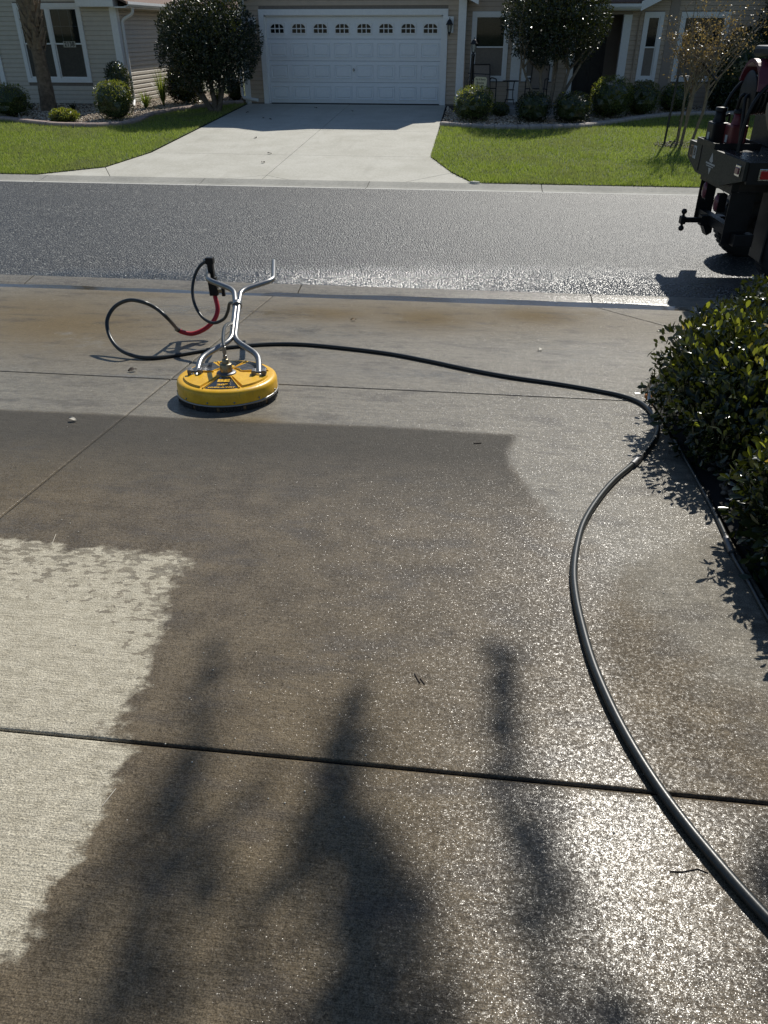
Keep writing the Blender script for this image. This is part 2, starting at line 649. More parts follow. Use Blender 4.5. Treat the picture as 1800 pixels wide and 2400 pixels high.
plain("soil", (0.055, 0.042, 0.03), 0.95, var=0.4, scale=30, bump=0.5)
plain("joint", (0.008, 0.007, 0.006), 0.95, var=0.4)
plain("turf", (0.06, 0.085, 0.022), 0.95, var=0.4, scale=9, bump=0.4)
plain("white_trim", (0.74, 0.74, 0.73), 0.45, var=0.05)
plain("door_white", (0.72, 0.74, 0.76), 0.42, var=0.03)
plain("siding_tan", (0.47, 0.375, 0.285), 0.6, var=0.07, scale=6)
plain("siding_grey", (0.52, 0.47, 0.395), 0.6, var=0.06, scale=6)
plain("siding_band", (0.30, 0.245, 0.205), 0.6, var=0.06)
plain("wall_back", (0.20, 0.17, 0.14), 0.8)
plain("room_dark", (0.012, 0.012, 0.014), 0.8)
plain("blind", (0.50, 0.49, 0.45), 0.55, var=0.08)
plain("blind_dark", (0.17, 0.17, 0.165), 0.5, var=0.08)
plain("black_metal", (0.012, 0.012, 0.014), 0.38, var=0.3)
plain("bronze", (0.022, 0.018, 0.016), 0.5, var=0.3)
plain("shingle", (0.16, 0.10, 0.075), 0.9, var=0.35, scale=30, bump=0.4)
plain("porch", (0.30, 0.29, 0.27), 0.8, var=0.1)
plain("edging", (0.33, 0.255, 0.22), 0.85, var=0.18, scale=20, bump=0.3)
plain("edging_grey", (0.34, 0.30, 0.265), 0.85, var=0.18, scale=20, bump=0.3)
plain("bark", (0.12, 0.095, 0.072), 0.9, var=0.4, scale=14, bump=0.8, bscale=25)
plain("bark_pale", (0.20, 0.16, 0.115), 0.85, var=0.35, scale=14, bump=0.5, bscale=25)
plain("palm_bark", (0.17, 0.125, 0.085), 0.9, var=0.5, scale=9, bump=0.9, bscale=22)
plain("palm_boot", (0.21, 0.155, 0.105), 0.85, var=0.35, scale=12, bump=0.5)
plain("sign_cream", (0.62, 0.56, 0.36), 0.5, var=0.06)
plain("ink", (0.015, 0.014, 0.013), 0.5)
plain("sling", (0.25, 0.205, 0.17), 0.7, var=0.1)
plain("steel", (0.27, 0.27, 0.265), 0.36, 1.0, var=0.1, scale=40)
plain("brass", (0.27, 0.225, 0.15), 0.40, 1.0, var=0.15)
plain("bracket", (0.16, 0.16, 0.165), 0.5, 1.0, var=0.15)
plain("rubber", (0.016, 0.017, 0.017), 0.42, var=0.25, scale=60)
plain("hose_rubber", (0.022, 0.025, 0.024), 0.36, var=0.35, scale=70)
plain("red_rubber", (0.42, 0.012, 0.02), 0.34, var=0.12)
plain("bristle", (0.02, 0.018, 0.016), 0.8, var=0.3)
plain("bristle_block", (0.17, 0.10, 0.04), 0.7, var=0.3)
plain("label_black", (0.012, 0.012, 0.012), 0.2, var=0.2, spec=0.6)
plain("label_grey", (0.075, 0.078, 0.082), 0.25, var=0.5, scale=30)
plain("olive_paint", (0.020, 0.022, 0.018), 0.5, var=0.25, scale=8, spec=0.3)
plain("truck_black", (0.008, 0.008, 0.009), 0.45, var=0.4, scale=9, spec=0.3)
plain("deck_plate", (0.018, 0.018, 0.019), 0.25, var=0.4, scale=9, spec=0.8)
plain("rusty", (0.022, 0.018, 0.016), 0.7, var=0.5, scale=14)
plain("light_red", (0.36, 0.012, 0.012), 0.15, var=0.1, spec=0.7)
plain("light_pink", (0.16, 0.045, 0.06), 0.25, var=0.15, spec=0.5)
plain("chrome", (0.55, 0.55, 0.55), 0.2, 1.0)
plain("can_red", (0.11, 0.008, 0.012), 0.4, var=0.2)
plain("can_black", (0.008, 0.008, 0.009), 0.45, var=0.2, spec=0.25)
plain("red_plastic", (0.10, 0.016, 0.028), 0.38, var=0.15)
plain("valve_white", (0.42, 0.40, 0.34), 0.5, var=0.15)
plain("tan_hose", (0.20, 0.155, 0.10), 0.5, var=0.15)
plain("tyre", (0.016, 0.016, 0.016), 0.75, var=0.2)
plain("decal_white", (0.40, 0.41, 0.40), 0.5, var=0.2)
plain("pvc", (0.50, 0.50, 0.48), 0.45, var=0.1)
plain("cap_orange", (0.40, 0.14, 0.02), 0.45, var=0.4, scale=60)
plain("stem_pale", (0.55, 0.50, 0.40), 0.5)
plain("dead_leaf", (0.20, 0.13, 0.06), 0.7, var=0.3)
plain("pale_leaf", (0.48, 0.44, 0.36), 0.6, var=0.2)
plain("twig", (0.05, 0.036, 0.026), 0.8)
plain("valve_cover", (0.36, 0.36, 0.32), 0.7)


def make_yellow():
    t = NT("yellow_plastic")
    p = t.obj()
    n = t.noise(p, 14, 5, 0.65)
    n2 = t.noise(t.mul3(p, (1, 1, 0.35)), 55, 4, 0.7)
    col = t.mix(t.step(n, 0.3, 0.7), (0.66, 0.36, 0.012), (0.80, 0.46, 0.02))
    grime = t.math('MULTIPLY', t.step(n2, 0.54, 0.72), t.step(n, 0.42, 0.62))
    col = t.mix(t.math('MULTIPLY', grime, 0.85), col, (0.10, 0.065, 0.025))
    t.set(color=col, rough=t.step(n2, 0.3, 0.7, 0.26, 0.5), spec=0.5, normal=t.bump(n2, 0.06, 0.004))
    M["yellow"] = t.m


def make_gravel():
    t = NT("gravel_stone")
    r = t.island()
    col = t.ramp(r, [(0, (0.20, 0.145, 0.10)), (0.4, (0.40, 0.31, 0.22)), (0.75, (0.56, 0.47, 0.36)), (1, (0.72, 0.66, 0.56))])
    t.set(color=col, rough=0.75)
    M["gravel"] = t.m
    t = NT("dark_pebble")  # gravel copy with the near shrubs' shade in its colour; also colours mulch
    t.set(color=t.ramp(t.island(), [(0, (0.03, 0.024, 0.018)), (0.6, (0.075, 0.06, 0.045)), (1, (0.17, 0.14, 0.11))]), rough=0.7)
    M["gravel_dark"] = t.m


def make_water():
    t = NT("water")
    p = t.pos()
    h = t.math('ADD', t.noise(t.mul3(p, (2, 9, 1)), 3.0, 4), t.math('MULTIPLY', t.noise(p, 60, 2), 0.12))
    t.set(color=(0.05, 0.042, 0.03), rough=0.05, spec=0.5, normal=t.bump(h, 0.12, 0.02))
    M["water"] = t.m


make_yellow()
make_gravel()
make_water()

# ------------------------------------------------------------------ the setting: ground, driveways, street
def sd_poly(X, Y, poly):
    """signed distance (positive inside) of numpy points to a polygon"""
    d = np.full(X.shape, 1e9)
    inside = np.zeros(X.shape, bool)
    n = len(poly)
    for i in range(n):
        ax, ay = poly[i]
        bx, by = poly[(i + 1) % n]
        ex, ey = bx - ax, by - ay
        t = np.clip(((X - ax) * ex + (Y - ay) * ey) / (ex * ex + ey * ey + 1e-12), 0, 1)
        d = np.minimum(d, np.hypot(X - ax - t * ex, Y - ay - t * ey))
        c = (ay > Y) != (by > Y)
        with np.errstate(divide='ignore', invalid='ignore'):
            xi = ax + (Y - ay) / (by - ay + 1e-15) * ex
        inside ^= c & (X < xi)
    return np.where(inside, d, -d)


def gxy(pts):
    return [tuple(G(x, y)[:2]) for x, y in pts]


DRY = gxy([(-500, 1270), (-60, 1262), (60, 1262), (160, 1280), (260, 1285), (360, 1295), (425, 1292), (445, 1312), (402, 1360), (388, 1420), (398, 1470), (368, 1500),
           (357, 1560), (345, 1610), (300, 1655), (285, 1700), (250, 1714), (286, 1735), (328, 1758), (308, 1800), (258, 1850), (225, 1900), (195, 1960), (160, 2020),
           (112, 2090), (118, 2150), (92, 2210), (60, 2255), (30, 2270), (-200, 2290), (-700, 2300)])
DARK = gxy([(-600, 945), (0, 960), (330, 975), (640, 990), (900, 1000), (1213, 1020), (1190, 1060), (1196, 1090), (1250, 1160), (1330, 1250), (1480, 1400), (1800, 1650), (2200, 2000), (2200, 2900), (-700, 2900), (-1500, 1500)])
DAMP = gxy([(1440, 1330), (1405, 1480), (1440, 1620), (1530, 1840), (1700, 1875), (2300, 1935), (2300, 1100), (1700, 1250), (1560, 1290)])
SOAK = [(*G(1330, 1980)[:2], .24, .30, 1.0), (*G(1500, 2250)[:2], .30, .26, .9), (*G(1200, 2200)[:2], .25, .25, .6), (*G(1330, 1330)[:2], .26, .42, .45)]
FILM = [(*G(640, 735)[:2], .6, .28, 1.0), (*G(470, 728)[:2], .7, .26, 1.0), (*G(760, 775)[:2], .7, .22, .9), (*G(1250, 800)[:2], .7, .25, .6), (*G(1050, 770)[:2], .6, .15, .6),
        (*G(330, 885)[:2], .3, .06, 1.0), (*G(560, 880)[:2], .4, .12, .5), (*G(1050, 880)[:2], .8, .12, .6), (*G(1360, 1340)[:2], .3, .10, .0),
        (*G(1350, 830)[:2], .5, .25, .5), (*G(560, 985)[:2], .28, .12, .7), (*G(700, 830)[:2], .5, .08, .6)]
BROWN = [(-0.3, 7.0, 2.1, .75, .8), (-4.2, 6.5, 1.7, 1.0, .8), (*G(760, 735)[:2], .8, .45, .95), (*G(1000, 745)[:2], .7, .65, 1.0), (*G(1250, 740)[:2], .7, .6, 1.0), (*G(1380, 735)[:2], .25, .3, .7), (*G(150, 760)[:2], 1.4, 1.0, .9),
         (*G(300, 690)[:2], .9, .3, .6), (*G(600, 995)[:2], .22, .14, .8), (*G(600, 790)[:2], .5, .3, .4), (*G(120, 1090)[:2], .5, .5, .5), (*G(700, 1900)[:2], .5, .7, .35)]


def blobs(X, Y, L):
    a = np.zeros(X.shape)
    for x, y, rx, ry, k in L:
        a = np.maximum(a, k * np.exp(-((X - x) / rx) ** 2 - ((Y - y) / ry) ** 2))
    return np.clip(a, 0, 1)


def slab_grid(name, y0, y1, xl, xr, parent, mat, zf, step=0.03, gap=0.0072, attrs=True, depth=0.065):
    y0 += gap
    y1 -= gap
    nv = max(2, int((y1 - y0) / step))
    wid = max(xr(y0) - xl(y0), xr((y0 + y1) / 2) - xl((y0 + y1) / 2), xr(y1) - xl(y1))
    nu = max(2, int(wid / step))
    v = np.concatenate([[0, 0.006 / (y1 - y0)], np.linspace(0, 1, nv)[1:-1], [1 - 0.006 / (y1 - y0), 1]])
    u = np.concatenate([[0, 0.006 / wid], np.linspace(0, 1, nu)[1:-1], [1 - 0.006 / wid, 1]])
    Yr = y0 + (y1 - y0) * v
    L = np.array([xl(t) + gap for t in Yr])
    R = np.array([xr(t) - gap for t in Yr])
    X = L[:, None] + (R - L)[:, None] * u[None, :]
    Y = np.repeat(Yr[:, None], len(u), 1)
    Z = np.vectorize(zf)(Y)
    ed = np.zeros_like(X)
    ed[0, :] = ed[-1, :] = 1
    ed[:, 0] = ed[:, -1] = 1
    Z = Z - 0.0012 * ed
    a, b = X.shape
    V = np.stack([X, Y, Z], -1).reshape(-1, 3)
    I = np.arange(a * b).reshape(a, b)
    Q = np.stack([I[:-1, :-1], I[:-1, 1:], I[1:, 1:], I[1:, :-1]], -1).reshape(-1, 4)
    ring = np.concatenate([I[0, :], I[1:, -1], I[-1, -2::-1], I[-2:0:-1, 0]])
    low = V[ring].copy()
    low[:, 2] -= depth
    n = len(V)
    k = len(ring)
    S = np.stack([ring, n + np.arange(k), n + (np.arange(k) + 1) % k, np.roll(ring, -1)], -1)
    V = np.concatenate([V, low])
    Q = np.concatenate([Q, S])
    me = np_mesh(name, V, Q.ravel(), 4)
    if attrs:
        x, y = V[:, 0], V[:, 1]
        data = {}
        data["dry"] = sd_poly(x, y, DRY)
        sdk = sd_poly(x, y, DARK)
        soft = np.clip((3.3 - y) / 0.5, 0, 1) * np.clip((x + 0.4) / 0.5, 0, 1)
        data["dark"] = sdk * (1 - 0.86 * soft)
        data["matte"] = np.clip((y - 2.85) / 0.8, 0, 1) * (x > -30)
        data["damp"] = np.clip(sd_poly(x, y, DAMP) / 0.12 + 0.5, 0, 1)
        data["soak"] = blobs(x, y, SOAK)
        data["film"] = blobs(x, y, FILM)
        data["brown"] = blobs(x, y, BROWN)
        data["mottle"] = 0.62 * np.clip((y - 1.62) / 0.7, 0, 1) ** 1.5 + 0.05
        for kname, arr in data.items():
            at = me.attributes.new(kname, 'FLOAT', 'POINT')
            at.data.foreach_set("value", arr.astype(np.float32))
    return link(name, me, mat, parent)


def drivez(y):
    return NEAR_SLOPE * y


def sheet(name, xs, ys, zf, mat, parent=None):
    V = [(x, y, zf(y)) for y in ys for x in xs]
    a = len(xs)
    Fc = [(j * a + i, j * a + i + 1, (j + 1) * a + i + 1, (j + 1) * a + i) for j in range(len(ys) - 1) for i in range(a - 1)]
    me = bpy.data.meshes.new(name)
    me.from_pydata(V, [], Fc)
    return link(name, me, mat, parent)


ground = sheet("ground", [-400, -60, -20, -8, 0, 8, 20, 60, 400], [-300, -30, -4, 0, 4, 7.6, 8.1, 14.03, 14.62, 20, 24.9, 45, 90, 400], lambda y: gz(y) - 0.075, M["turf"])
tag(ground, kind="structure")

# our driveway: six slabs and two flared apron corners
XL, XM, XR = -5.25, -2.045, 1.17
DW = sheet("driveway", [-6.6, XL, XM, XR, 2.2], [-6, 0, 4, Y_APRON], lambda y: drivez(y) - 0.060, M["joint"])
tag(DW, kind="structure")


def xr_apron(y):
    if y < 5.0:
        return XR
    if y < 6.62:
        return XR + (y - 5.0) / 1.62 * 0.75
    return 1.92 + (y - 6.62) / 0.98 * (XR + 0.01 - 1.92)


def xl_apron(y):
    if y < 5.0:
        return XL
    if y < 6.62:
        return XL - (y - 5.0) / 1.62 * 0.75
    return XL - 0.75 + (y - 6.62) / 0.98 * 0.74


for (a, b) in ((-4.0, 1.42), (1.42, 4.75)):
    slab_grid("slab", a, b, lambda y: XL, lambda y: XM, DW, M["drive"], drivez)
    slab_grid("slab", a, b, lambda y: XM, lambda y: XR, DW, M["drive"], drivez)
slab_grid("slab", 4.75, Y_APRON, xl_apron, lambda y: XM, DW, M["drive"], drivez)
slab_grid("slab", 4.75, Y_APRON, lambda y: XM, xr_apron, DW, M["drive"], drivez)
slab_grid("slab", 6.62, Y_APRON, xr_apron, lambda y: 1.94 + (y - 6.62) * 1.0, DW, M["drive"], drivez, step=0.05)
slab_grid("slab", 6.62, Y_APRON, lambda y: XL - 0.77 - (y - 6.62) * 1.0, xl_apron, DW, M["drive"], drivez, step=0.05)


# dark filler sunk in the joints
MB().add([(XM + a, y, drivez(y) + z) for y in (-4.0, Y_APRON) for a, z in ((-0.0073, -0.05), (-0.0073, -0.009), (0.0073, -0.009), (0.0073, -0.05))], [(1, 5, 6, 2), (0, 4, 5, 1), (2, 6, 7, 3)]).build("joint_filler", M["joint"], DW)
for yj in (1.42, 4.75):
    MB().add([(x, yj + a, drivez(yj + a) + z) for x in (XL, XR) for a, z in ((-0.0073, -0.05), (-0.0073, -0.012), (0.0073, -0.012), (0.0073, -0.05))], [(1, 5, 6, 2), (0, 4, 5, 1), (2, 6, 7, 3)]).build("joint_filler", M["joint"], DW)


# kerbs: cast lengths with open joints
def kerb(name, xs, prof, mat, lip=None):
    root = empty(name, (0, 0, 0))
    tag(root, kind="structure")
    for a, b in zip(xs, xs[1:]):
        m = MB()
        n = len(prof)
        cuts = [a + 0.006, (a + b) / 2, b - 0.006]
        vs = [(x, y, z) for x in cuts for y, z in prof] + [(x, y, -0.9) for x in cuts for y, z in (prof[0], prof[-1])]
        fs = []
        for c in range(2):
            for i in range(n - 1):
                fs.append((c * n + i, (c + 1) * n + i, (c + 1) * n + i + 1, c * n + i + 1))
        m.add(vs, fs, False)
        for c in (0, 2):
            x = cuts[c]
            m.add([(x, y, z) for y, z in prof] + [(x, prof[-1][0], -0.9), (x, prof[0][0], -0.9)], [tuple(range(n + 2))])
        for e in (0, -1):
            y, z = prof[e]
            m.add([(cuts[0], y, z), (cuts[2], y, z), (cuts[2], y, -0.9), (cuts[0], y, -0.9)], [(0, 1, 2, 3)])
        seg = m.build("kerb_length", mat, root)
        if mat is M["drive"]:
            for kname, v in (("dry", -1.0), ("dark", -1.0)):
                seg.data.attributes.new(kname, 'FLOAT', 'POINT').data.foreach_set("value", [v] * len(seg.data.vertices))
        if lip:
            q = MB()
            q.add([(cuts[0], lip[0][0], lip[0][1]), (cuts[2], lip[0][0], lip[0][1]), (cuts[2], lip[1][0], lip[1][1]), (cuts[0], lip[1][0], lip[1][1]),
                   (cuts[2], lip[0][0], -0.9), (cuts[0], lip[0][0], -0.9)], [(0, 1, 2, 3), (0, 5, 4, 1)])
            q.build("kerb_lip", M["sunlit_lip_concrete"], seg)
    return root


nx0 = [-29.0 + 3.03 * k for k in range(20)]
off = G(708, 668)[0]
near_x = [off + 3.02 * k for k in range(-9, 10)]
kerb("near_kerb", near_x, [(Y_APRON + 0.004, -0.692), (7.64, -0.708), (7.72, -0.737), (7.80, -0.738), (7.90, -0.716), (8.02, -0.699), (8.085, -0.694), (8.10, -0.699)], M["drive"])
foff = G(860, 436)[0]
far_x = [foff + 3.02 * k for k in range(-9, 11)]
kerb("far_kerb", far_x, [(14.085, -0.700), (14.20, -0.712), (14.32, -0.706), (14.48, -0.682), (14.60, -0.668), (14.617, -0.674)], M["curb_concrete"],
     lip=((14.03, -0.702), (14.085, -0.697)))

# gutter water standing along the near kerb
wv, wf = [], []
xs = np.arange(-16, 9, 0.12)
for i, x in enumerate(xs):
    w0 = 7.665 + 0.012 * math.sin(x * 3.1) + 0.01 * math.sin(x * 7.7)
    w1 = 7.865 + 0.022 * math.sin(x * 1.3 + 1) + 0.012 * math.sin(x * 5.3) - (0.05 if x < -2.2 else 0)
    wv += [(x, w0, -0.7195), (x, w1, -0.7195)]
for i in range(len(xs) - 1):
    wf.append((2 * i, 2 * i + 2, 2 * i + 3, 2 * i + 1))
tag(MB().add(wv, wf).build("gutter_water", M["water"]), kind="structure")

# the street, crowned, with the wet margin as an attribute
SX = np.arange(-40, 40.01, 0.25)
SY = np.concatenate([np.arange(8.1, 10.5, 0.1), np.linspace(10.5, 14.03, 8)])
Xg, Yg = np.meshgrid(SX, SY)
crown = 0.035 * (1 - ((Yg - 11.07) / 2.97) ** 2)
Vs = np.stack([Xg, Yg, Z_ST + crown], -1).reshape(-1, 3)
I = np.arange(Xg.size).reshape(Xg.shape)
Q = np.stack([I[:-1, :-1], I[:-1, 1:], I[1:, 1:], I[1:, :-1]], -1).reshape(-1, 4)
sme = np_mesh("street", Vs, Q.ravel(), 4)
wet = np.clip(1.1 - (Vs[:, 1] - 8.1) / (0.7 + 0.75 * np.clip((Vs[:, 0] + 3) / 3, 0, 1)), 0, 1) * np.clip((Vs[:, 0] + 7) / 4, 0.3, 1)
sme.attributes.new("wet", 'FLOAT', 'POINT').data.foreach_set("value", wet.astype(np.float32))
street = link("street", sme, M["asphalt"])
tag(street, kind="structure")

# the driveway across the street
FD = sheet("facing_driveway", [-8.0, -7.0, -4, -1.1, -0.3], [14.62, 16, 20, 24.88], lambda y: gz(y) - 0.03, M["joint"])
tag(FD, kind="structure")


def poly_slab(poly, parent, mat, zf=gz, inset=0.006, th=0.03, name="slab"):
    n = len(poly)
    P = [Vector(p) for p in poly]
    area = sum(P[i].x * P[(i + 1) % n].y - P[(i + 1) % n].x * P[i].y for i in range(n))
    if area < 0:
        P.reverse()
    q = []
    for i in range(n):
        a, b, c = P[i - 1], P[i], P[(i + 1) % n]
        d1 = (b - a).normalized()
        d2 = (c - b).normalized()
        n1 = Vector((-d1.y, d1.x))
        n2 = Vector((-d2.y, d2.x))
        k = inset / max(0.3, 1 + n1.dot(n2))
        q.append(b + (n1 + n2) * k)
    m = MB()
    vs = [(p.x, p.y, zf(p.y)) for p in q] + [(p.x, p.y, zf(p.y) - th) for p in q]
    m.add(vs, [tuple(range(n))] + [(i, n + i, n + (i + 1) % n, (i + 1) % n) for i in range(n)])
    return m.build(name, mat, parent)


FL, FC, FR = -6.96, -3.97, -1.12
fc = M["far_concrete"]
poly_slab([(FL, 20.15), (FC, 20.15), (FC, 24.86), (FL, 24.86)], FD, fc)
poly_slab([(FC, 20.15), (FR, 20.15), (FR - 0.06, 24.86), (FC, 24.86)], FD, fc)
poly_slab([(FL, 17.0), (FC, 17.0), (FC, 20.15), (FL, 20.15)], FD, fc)
poly_slab([(FC, 17.0), (FR + 0.05, 17.0), (FR, 20.15), (FC, 20.15)], FD, fc)
poly_slab([(FL, 17.0), (-7.28, 15.42), (-6.85, 14.63), (-4.62, 14.63), (FC, 14.98), (FC, 17.0)], FD, fc)
poly_slab([(FC, 17.0), (FC, 14.98), (-3.48, 14.63), (-1.36, 14.63), (-0.58, 15.5), (FR + 0.05, 17.0)], FD, fc)
poly_slab([(-7.28, 15.42), (-8.3, 14.63), (-6.85, 14.63)], FD, fc)
poly_slab([(-0.58, 15.5), (-1.36, 14.63), (-0.16, 14.63)], FD, fc)
poly_slab([(FC, 14.98), (-4.62, 14.63), (FC, 14.63)], FD, fc)
poly_slab([(FC, 14.98), (FC, 14.63), (-3.48, 14.63)], FD, fc)

# lawns, beds and their edging
EDGE_L = [(-14.5, 21.3), (-12.9, 21.2), (-11.84, 20.75), (-10.9, 20.3), (-10.2, 20.15), (-9.5, 20.17), (-9.05, 20.45), (-8.86, 21.0), (-8.9, 21.6), (-8.85, 22.2), (-8.5, 23.05), (-8.0, 23.8), (-7.5, 24.45), (-7.12, 24.75)]
EDGE_R = [(-1.1, 21.05), (-0.5, 20.82), (0.1, 20.66), (0.7, 20.64), (1.3, 20.74), (2.26, 21.03), (3.16, 21.76), (3.88, 22.45), (4.5, 22.95), (5.1, 23.22), (6.0, 23.42), (7.5, 23.5), (10, 23.5)]
LAWN_L = [(-22, 14.63), (-8.32, 14.63), (-7.30, 15.42), (-6.98, 17.0), (-6.98, 24.8)] + EDGE_L[::-1] + [(-22, 21.6)]
LAWN_R = [(12, 14.63), (-0.14, 14.63), (-0.56, 15.5), (-1.05, 17.0), (-1.1, 21.0)] + EDGE_R[1:] + [(12, 23.5)]


def fill_poly(name, poly, mat, dz, kind="structure"):
    bm = bmesh.new()
    vs = [bm.verts.new((x, y, gz(y) + dz)) for x, y in poly]
    bm.faces.new(vs)
    bmesh.ops.triangulate(bm, faces=bm.faces[:])
    me = bpy.data.meshes.new(name)
    bm.to_mesh(me)
    bm.free()
    return tag(link(name, me, mat), kind=kind)


fill_poly("lawn", LAWN_L, M["turf"], 0.012)
fill_poly("lawn", LAWN_R, M["turf"], 0.012)
BED_L = EDGE_L + [(-7.1, 26.5), (-10.2, 30), (-10.3, 24.15), (-14.5, 24.15)]
BED_R = EDGE_R + [(10, 25.2), (3.9, 25.2), (3.6, 22.95), (-0.75, 22.95), (-0.75, 24.8), (-1.12, 24.8)]
fill_poly("planting_bed", BED_L, M["soil"], 0.004)
fill_poly("planting_bed", BED_R, M["soil"], 0.004)
fill_poly("near_bed", [(XR + 0.01, -4), (6, -4), (6, 7.58), (2.95, 7.58), (1.95, 6.6), (XR + 0.01, 5.0)], M["joint"], 0.0)


def grass(name, poly, count, hmin=0.03, hmax=0.062, dz=0.012):
    P = np.array(poly)
    x0, y0 = P.min(0)
    x1, y1 = P.max(0)
    x0 = max(x0, -16.5)
    x1 = min(x1, 8.5)
    X = rng.uniform(x0, x1, count * 3)
    Y = y0 + (y1 - y0) * rng.random(count * 3) ** 1.25
    ok = sd_poly(X, Y, poly) > -0.03
    X, Y = X[ok][:count], Y[ok][:count]
    n = len(X)
    Z = np.interp(Y, [p[0] for p in PROF], [p[1] for p in PROF]) + dz
    clump = np.array([mnoise.noise(Vector((x * 1.6, y * 1.6, 3))) for x, y in zip(X, Y)])
    h = rng.uniform(hmin, hmax, n) * (1 + 0.35 * clump)
    a = rng.uniform(0, TAU, n)
    w = rng.uniform(0.004, 0.007, n)
    lean = rng.uniform(0.0, 0.035, n)
    la = rng.uniform(0, TAU, n)
    V = np.empty((n, 3, 3))
    V[:, 0] = np.stack([X - np.cos(a) * w, Y - np.sin(a) * w, Z], -1)
    V[:, 1] = np.stack([X + np.cos(a) * w, Y + np.sin(a) * w, Z], -1)
    V[:, 2] = np.stack([X + np.cos(la) * lean, Y + np.sin(la) * lean, Z + h], -1)
    me = np_mesh(name, V.reshape(-1, 3), np.arange(n * 3), 3)
    return link(name, me, M["grass"])


tag(grass("grass_blades", LAWN_L, 120000), "clipped green grass covering the lawn left of the facing driveway", "grass", kind="stuff")
tag(grass("grass_blades", LAWN_R, 130000), "clipped green grass covering the lawn right of the facing driveway", "grass", kind="stuff")

# pebbles
_ico = bmesh.new()
bmesh.ops.create_icosphere(_ico, subdivisions=1, radius=1.0)
ICO_V = np.array([v.co[:] for v in _ico.verts])
ICO_F = np.array([[v.index for v in f.verts] for f in _ico.faces])
_ico.free()


def pebbles(name, poly, count, smin, smax, label, zf=gz, dz=0.0, mat="gravel"):
    P = np.array(poly)
    x0, y0 = P.min(0)
    x1, y1 = P.max(0)
    X = rng.uniform(x0, x1, count * 6)
    Y = rng.uniform(y0, y1, count * 6)
    ok = sd_poly(X, Y, poly) > 0.02
    X, Y = X[ok][:count], Y[ok][:count]
    n = len(X)
    s = rng.uniform(smin, smax, n)
    sc = s[:, None] * rng.uniform(0.6, 1.25, (n, 3)) * np.array([1, 1, 0.65])
    V = ICO_V[None] * sc[:, None, :] * rng.uniform(0.82, 1.15, (n, len(ICO_V), 1))
    a = rng.uniform(0, TAU, n)
    ca, sa = np.cos(a)[:, None], np.sin(a)[:, None]
    V = np.stack([V[..., 0] * ca - V[..., 1] * sa, V[..., 0] * sa + V[..., 1] * ca, V[..., 2]], -1)
    Z = np.array([zf(y) for y in Y]) + dz + s * 0.35 + rng.uniform(0, 0.02, n)
    V += np.stack([X, Y, Z], -1)[:, None, :]
    Fi = ICO_F[None] + (np.arange(n) * len(ICO_V))[:, None, None]
    me = np_mesh(name, V.reshape(-1, 3), Fi.ravel(), 3)
    return tag(link(name, me, M[mat]), label, "gravel", kind="stuff")


pebbles("gravel", BED_L, 11000, 0.018, 0.036, "tan river gravel in the planting bed before the left house")
pebbles("gravel", [(-1.12, 21.1)] + EDGE_R[1:] + [(10, 25.2), (3.9, 25.2), (3.6, 22.95), (-0.75, 22.95), (-1.12, 24.6)], 9000, 0.018, 0.036, "tan river gravel around the clipped bushes before the garage house")
pebbles("gravel", [(XR + 0.05, 0.5), (2.3, 0.5), (3.0, 6.2), (1.5, 5.4), (XR + 0.05, 4.9)], 6500, 0.010, 0.026, "pebbles under the shrubs beside the wet driveway, coloured dark as in shade", dz=0.01, mat="gravel_dark")


def edging(poly, label, mat, unit=0.27, w=0.2):
    pts = smooth_path([(x, y, 0) for x, y in poly], 12)
    L = [0]
    for a, b in zip(pts, pts[1:]):
        L.append(L[-1] + (b - a).length)
    n = int(L[-1] / unit)

    def at(s):
        s = min(max(s, 0), L[-1] - 1e-6)
        i = max(k for k in range(len(L)) if L[k] <= s)
        i = min(i, len(pts) - 2)
        f = (s - L[i]) / (L[i + 1] - L[i])
        p = pts[i].lerp(pts[i + 1], f)
        d = (pts[i + 1] - pts[i]).normalized()
        return p, Vector((-d.y, d.x, 0))

    root = empty("bed_edging", (poly[0][0], poly[0][1], gz(poly[0][1])))
    tag(root, label, "edging")
    for k in range(n):
        s0, s1 = k * L[-1] / n + 0.006, (k + 1) * L[-1] / n - 0.006
        vs = []
        j = random.uniform(-0.004, 0.004)
        for s in (s0, s1):
            p, nn = at(s)
            for o, h in ((-w / 2, -0.03), (-w / 2, 0.075), (-w / 2 + 0.03, 0.098), (w / 2 - 0.03, 0.098), (w / 2, 0.075), (w / 2, -0.03)):
                q = p + nn * o
                vs.append(Vector((q.x, q.y, gz(q.y) + h + j)) - root.location)
        fs = [(i, i + 1, 7 + i, 6 + i) for i in range(5)] + [(0, 1, 2, 3, 4, 5), (11, 10, 9, 8, 7, 6)]
        MB().add(vs, fs).build("edging_stone", mat, root)


edging(EDGE_L, "curving band of pinkish edging stones round the left house's bed", M["edging"])
edging(EDGE_R, "curving band of grey-brown edging stones in front of the clipped bushes", M["edging_grey"])

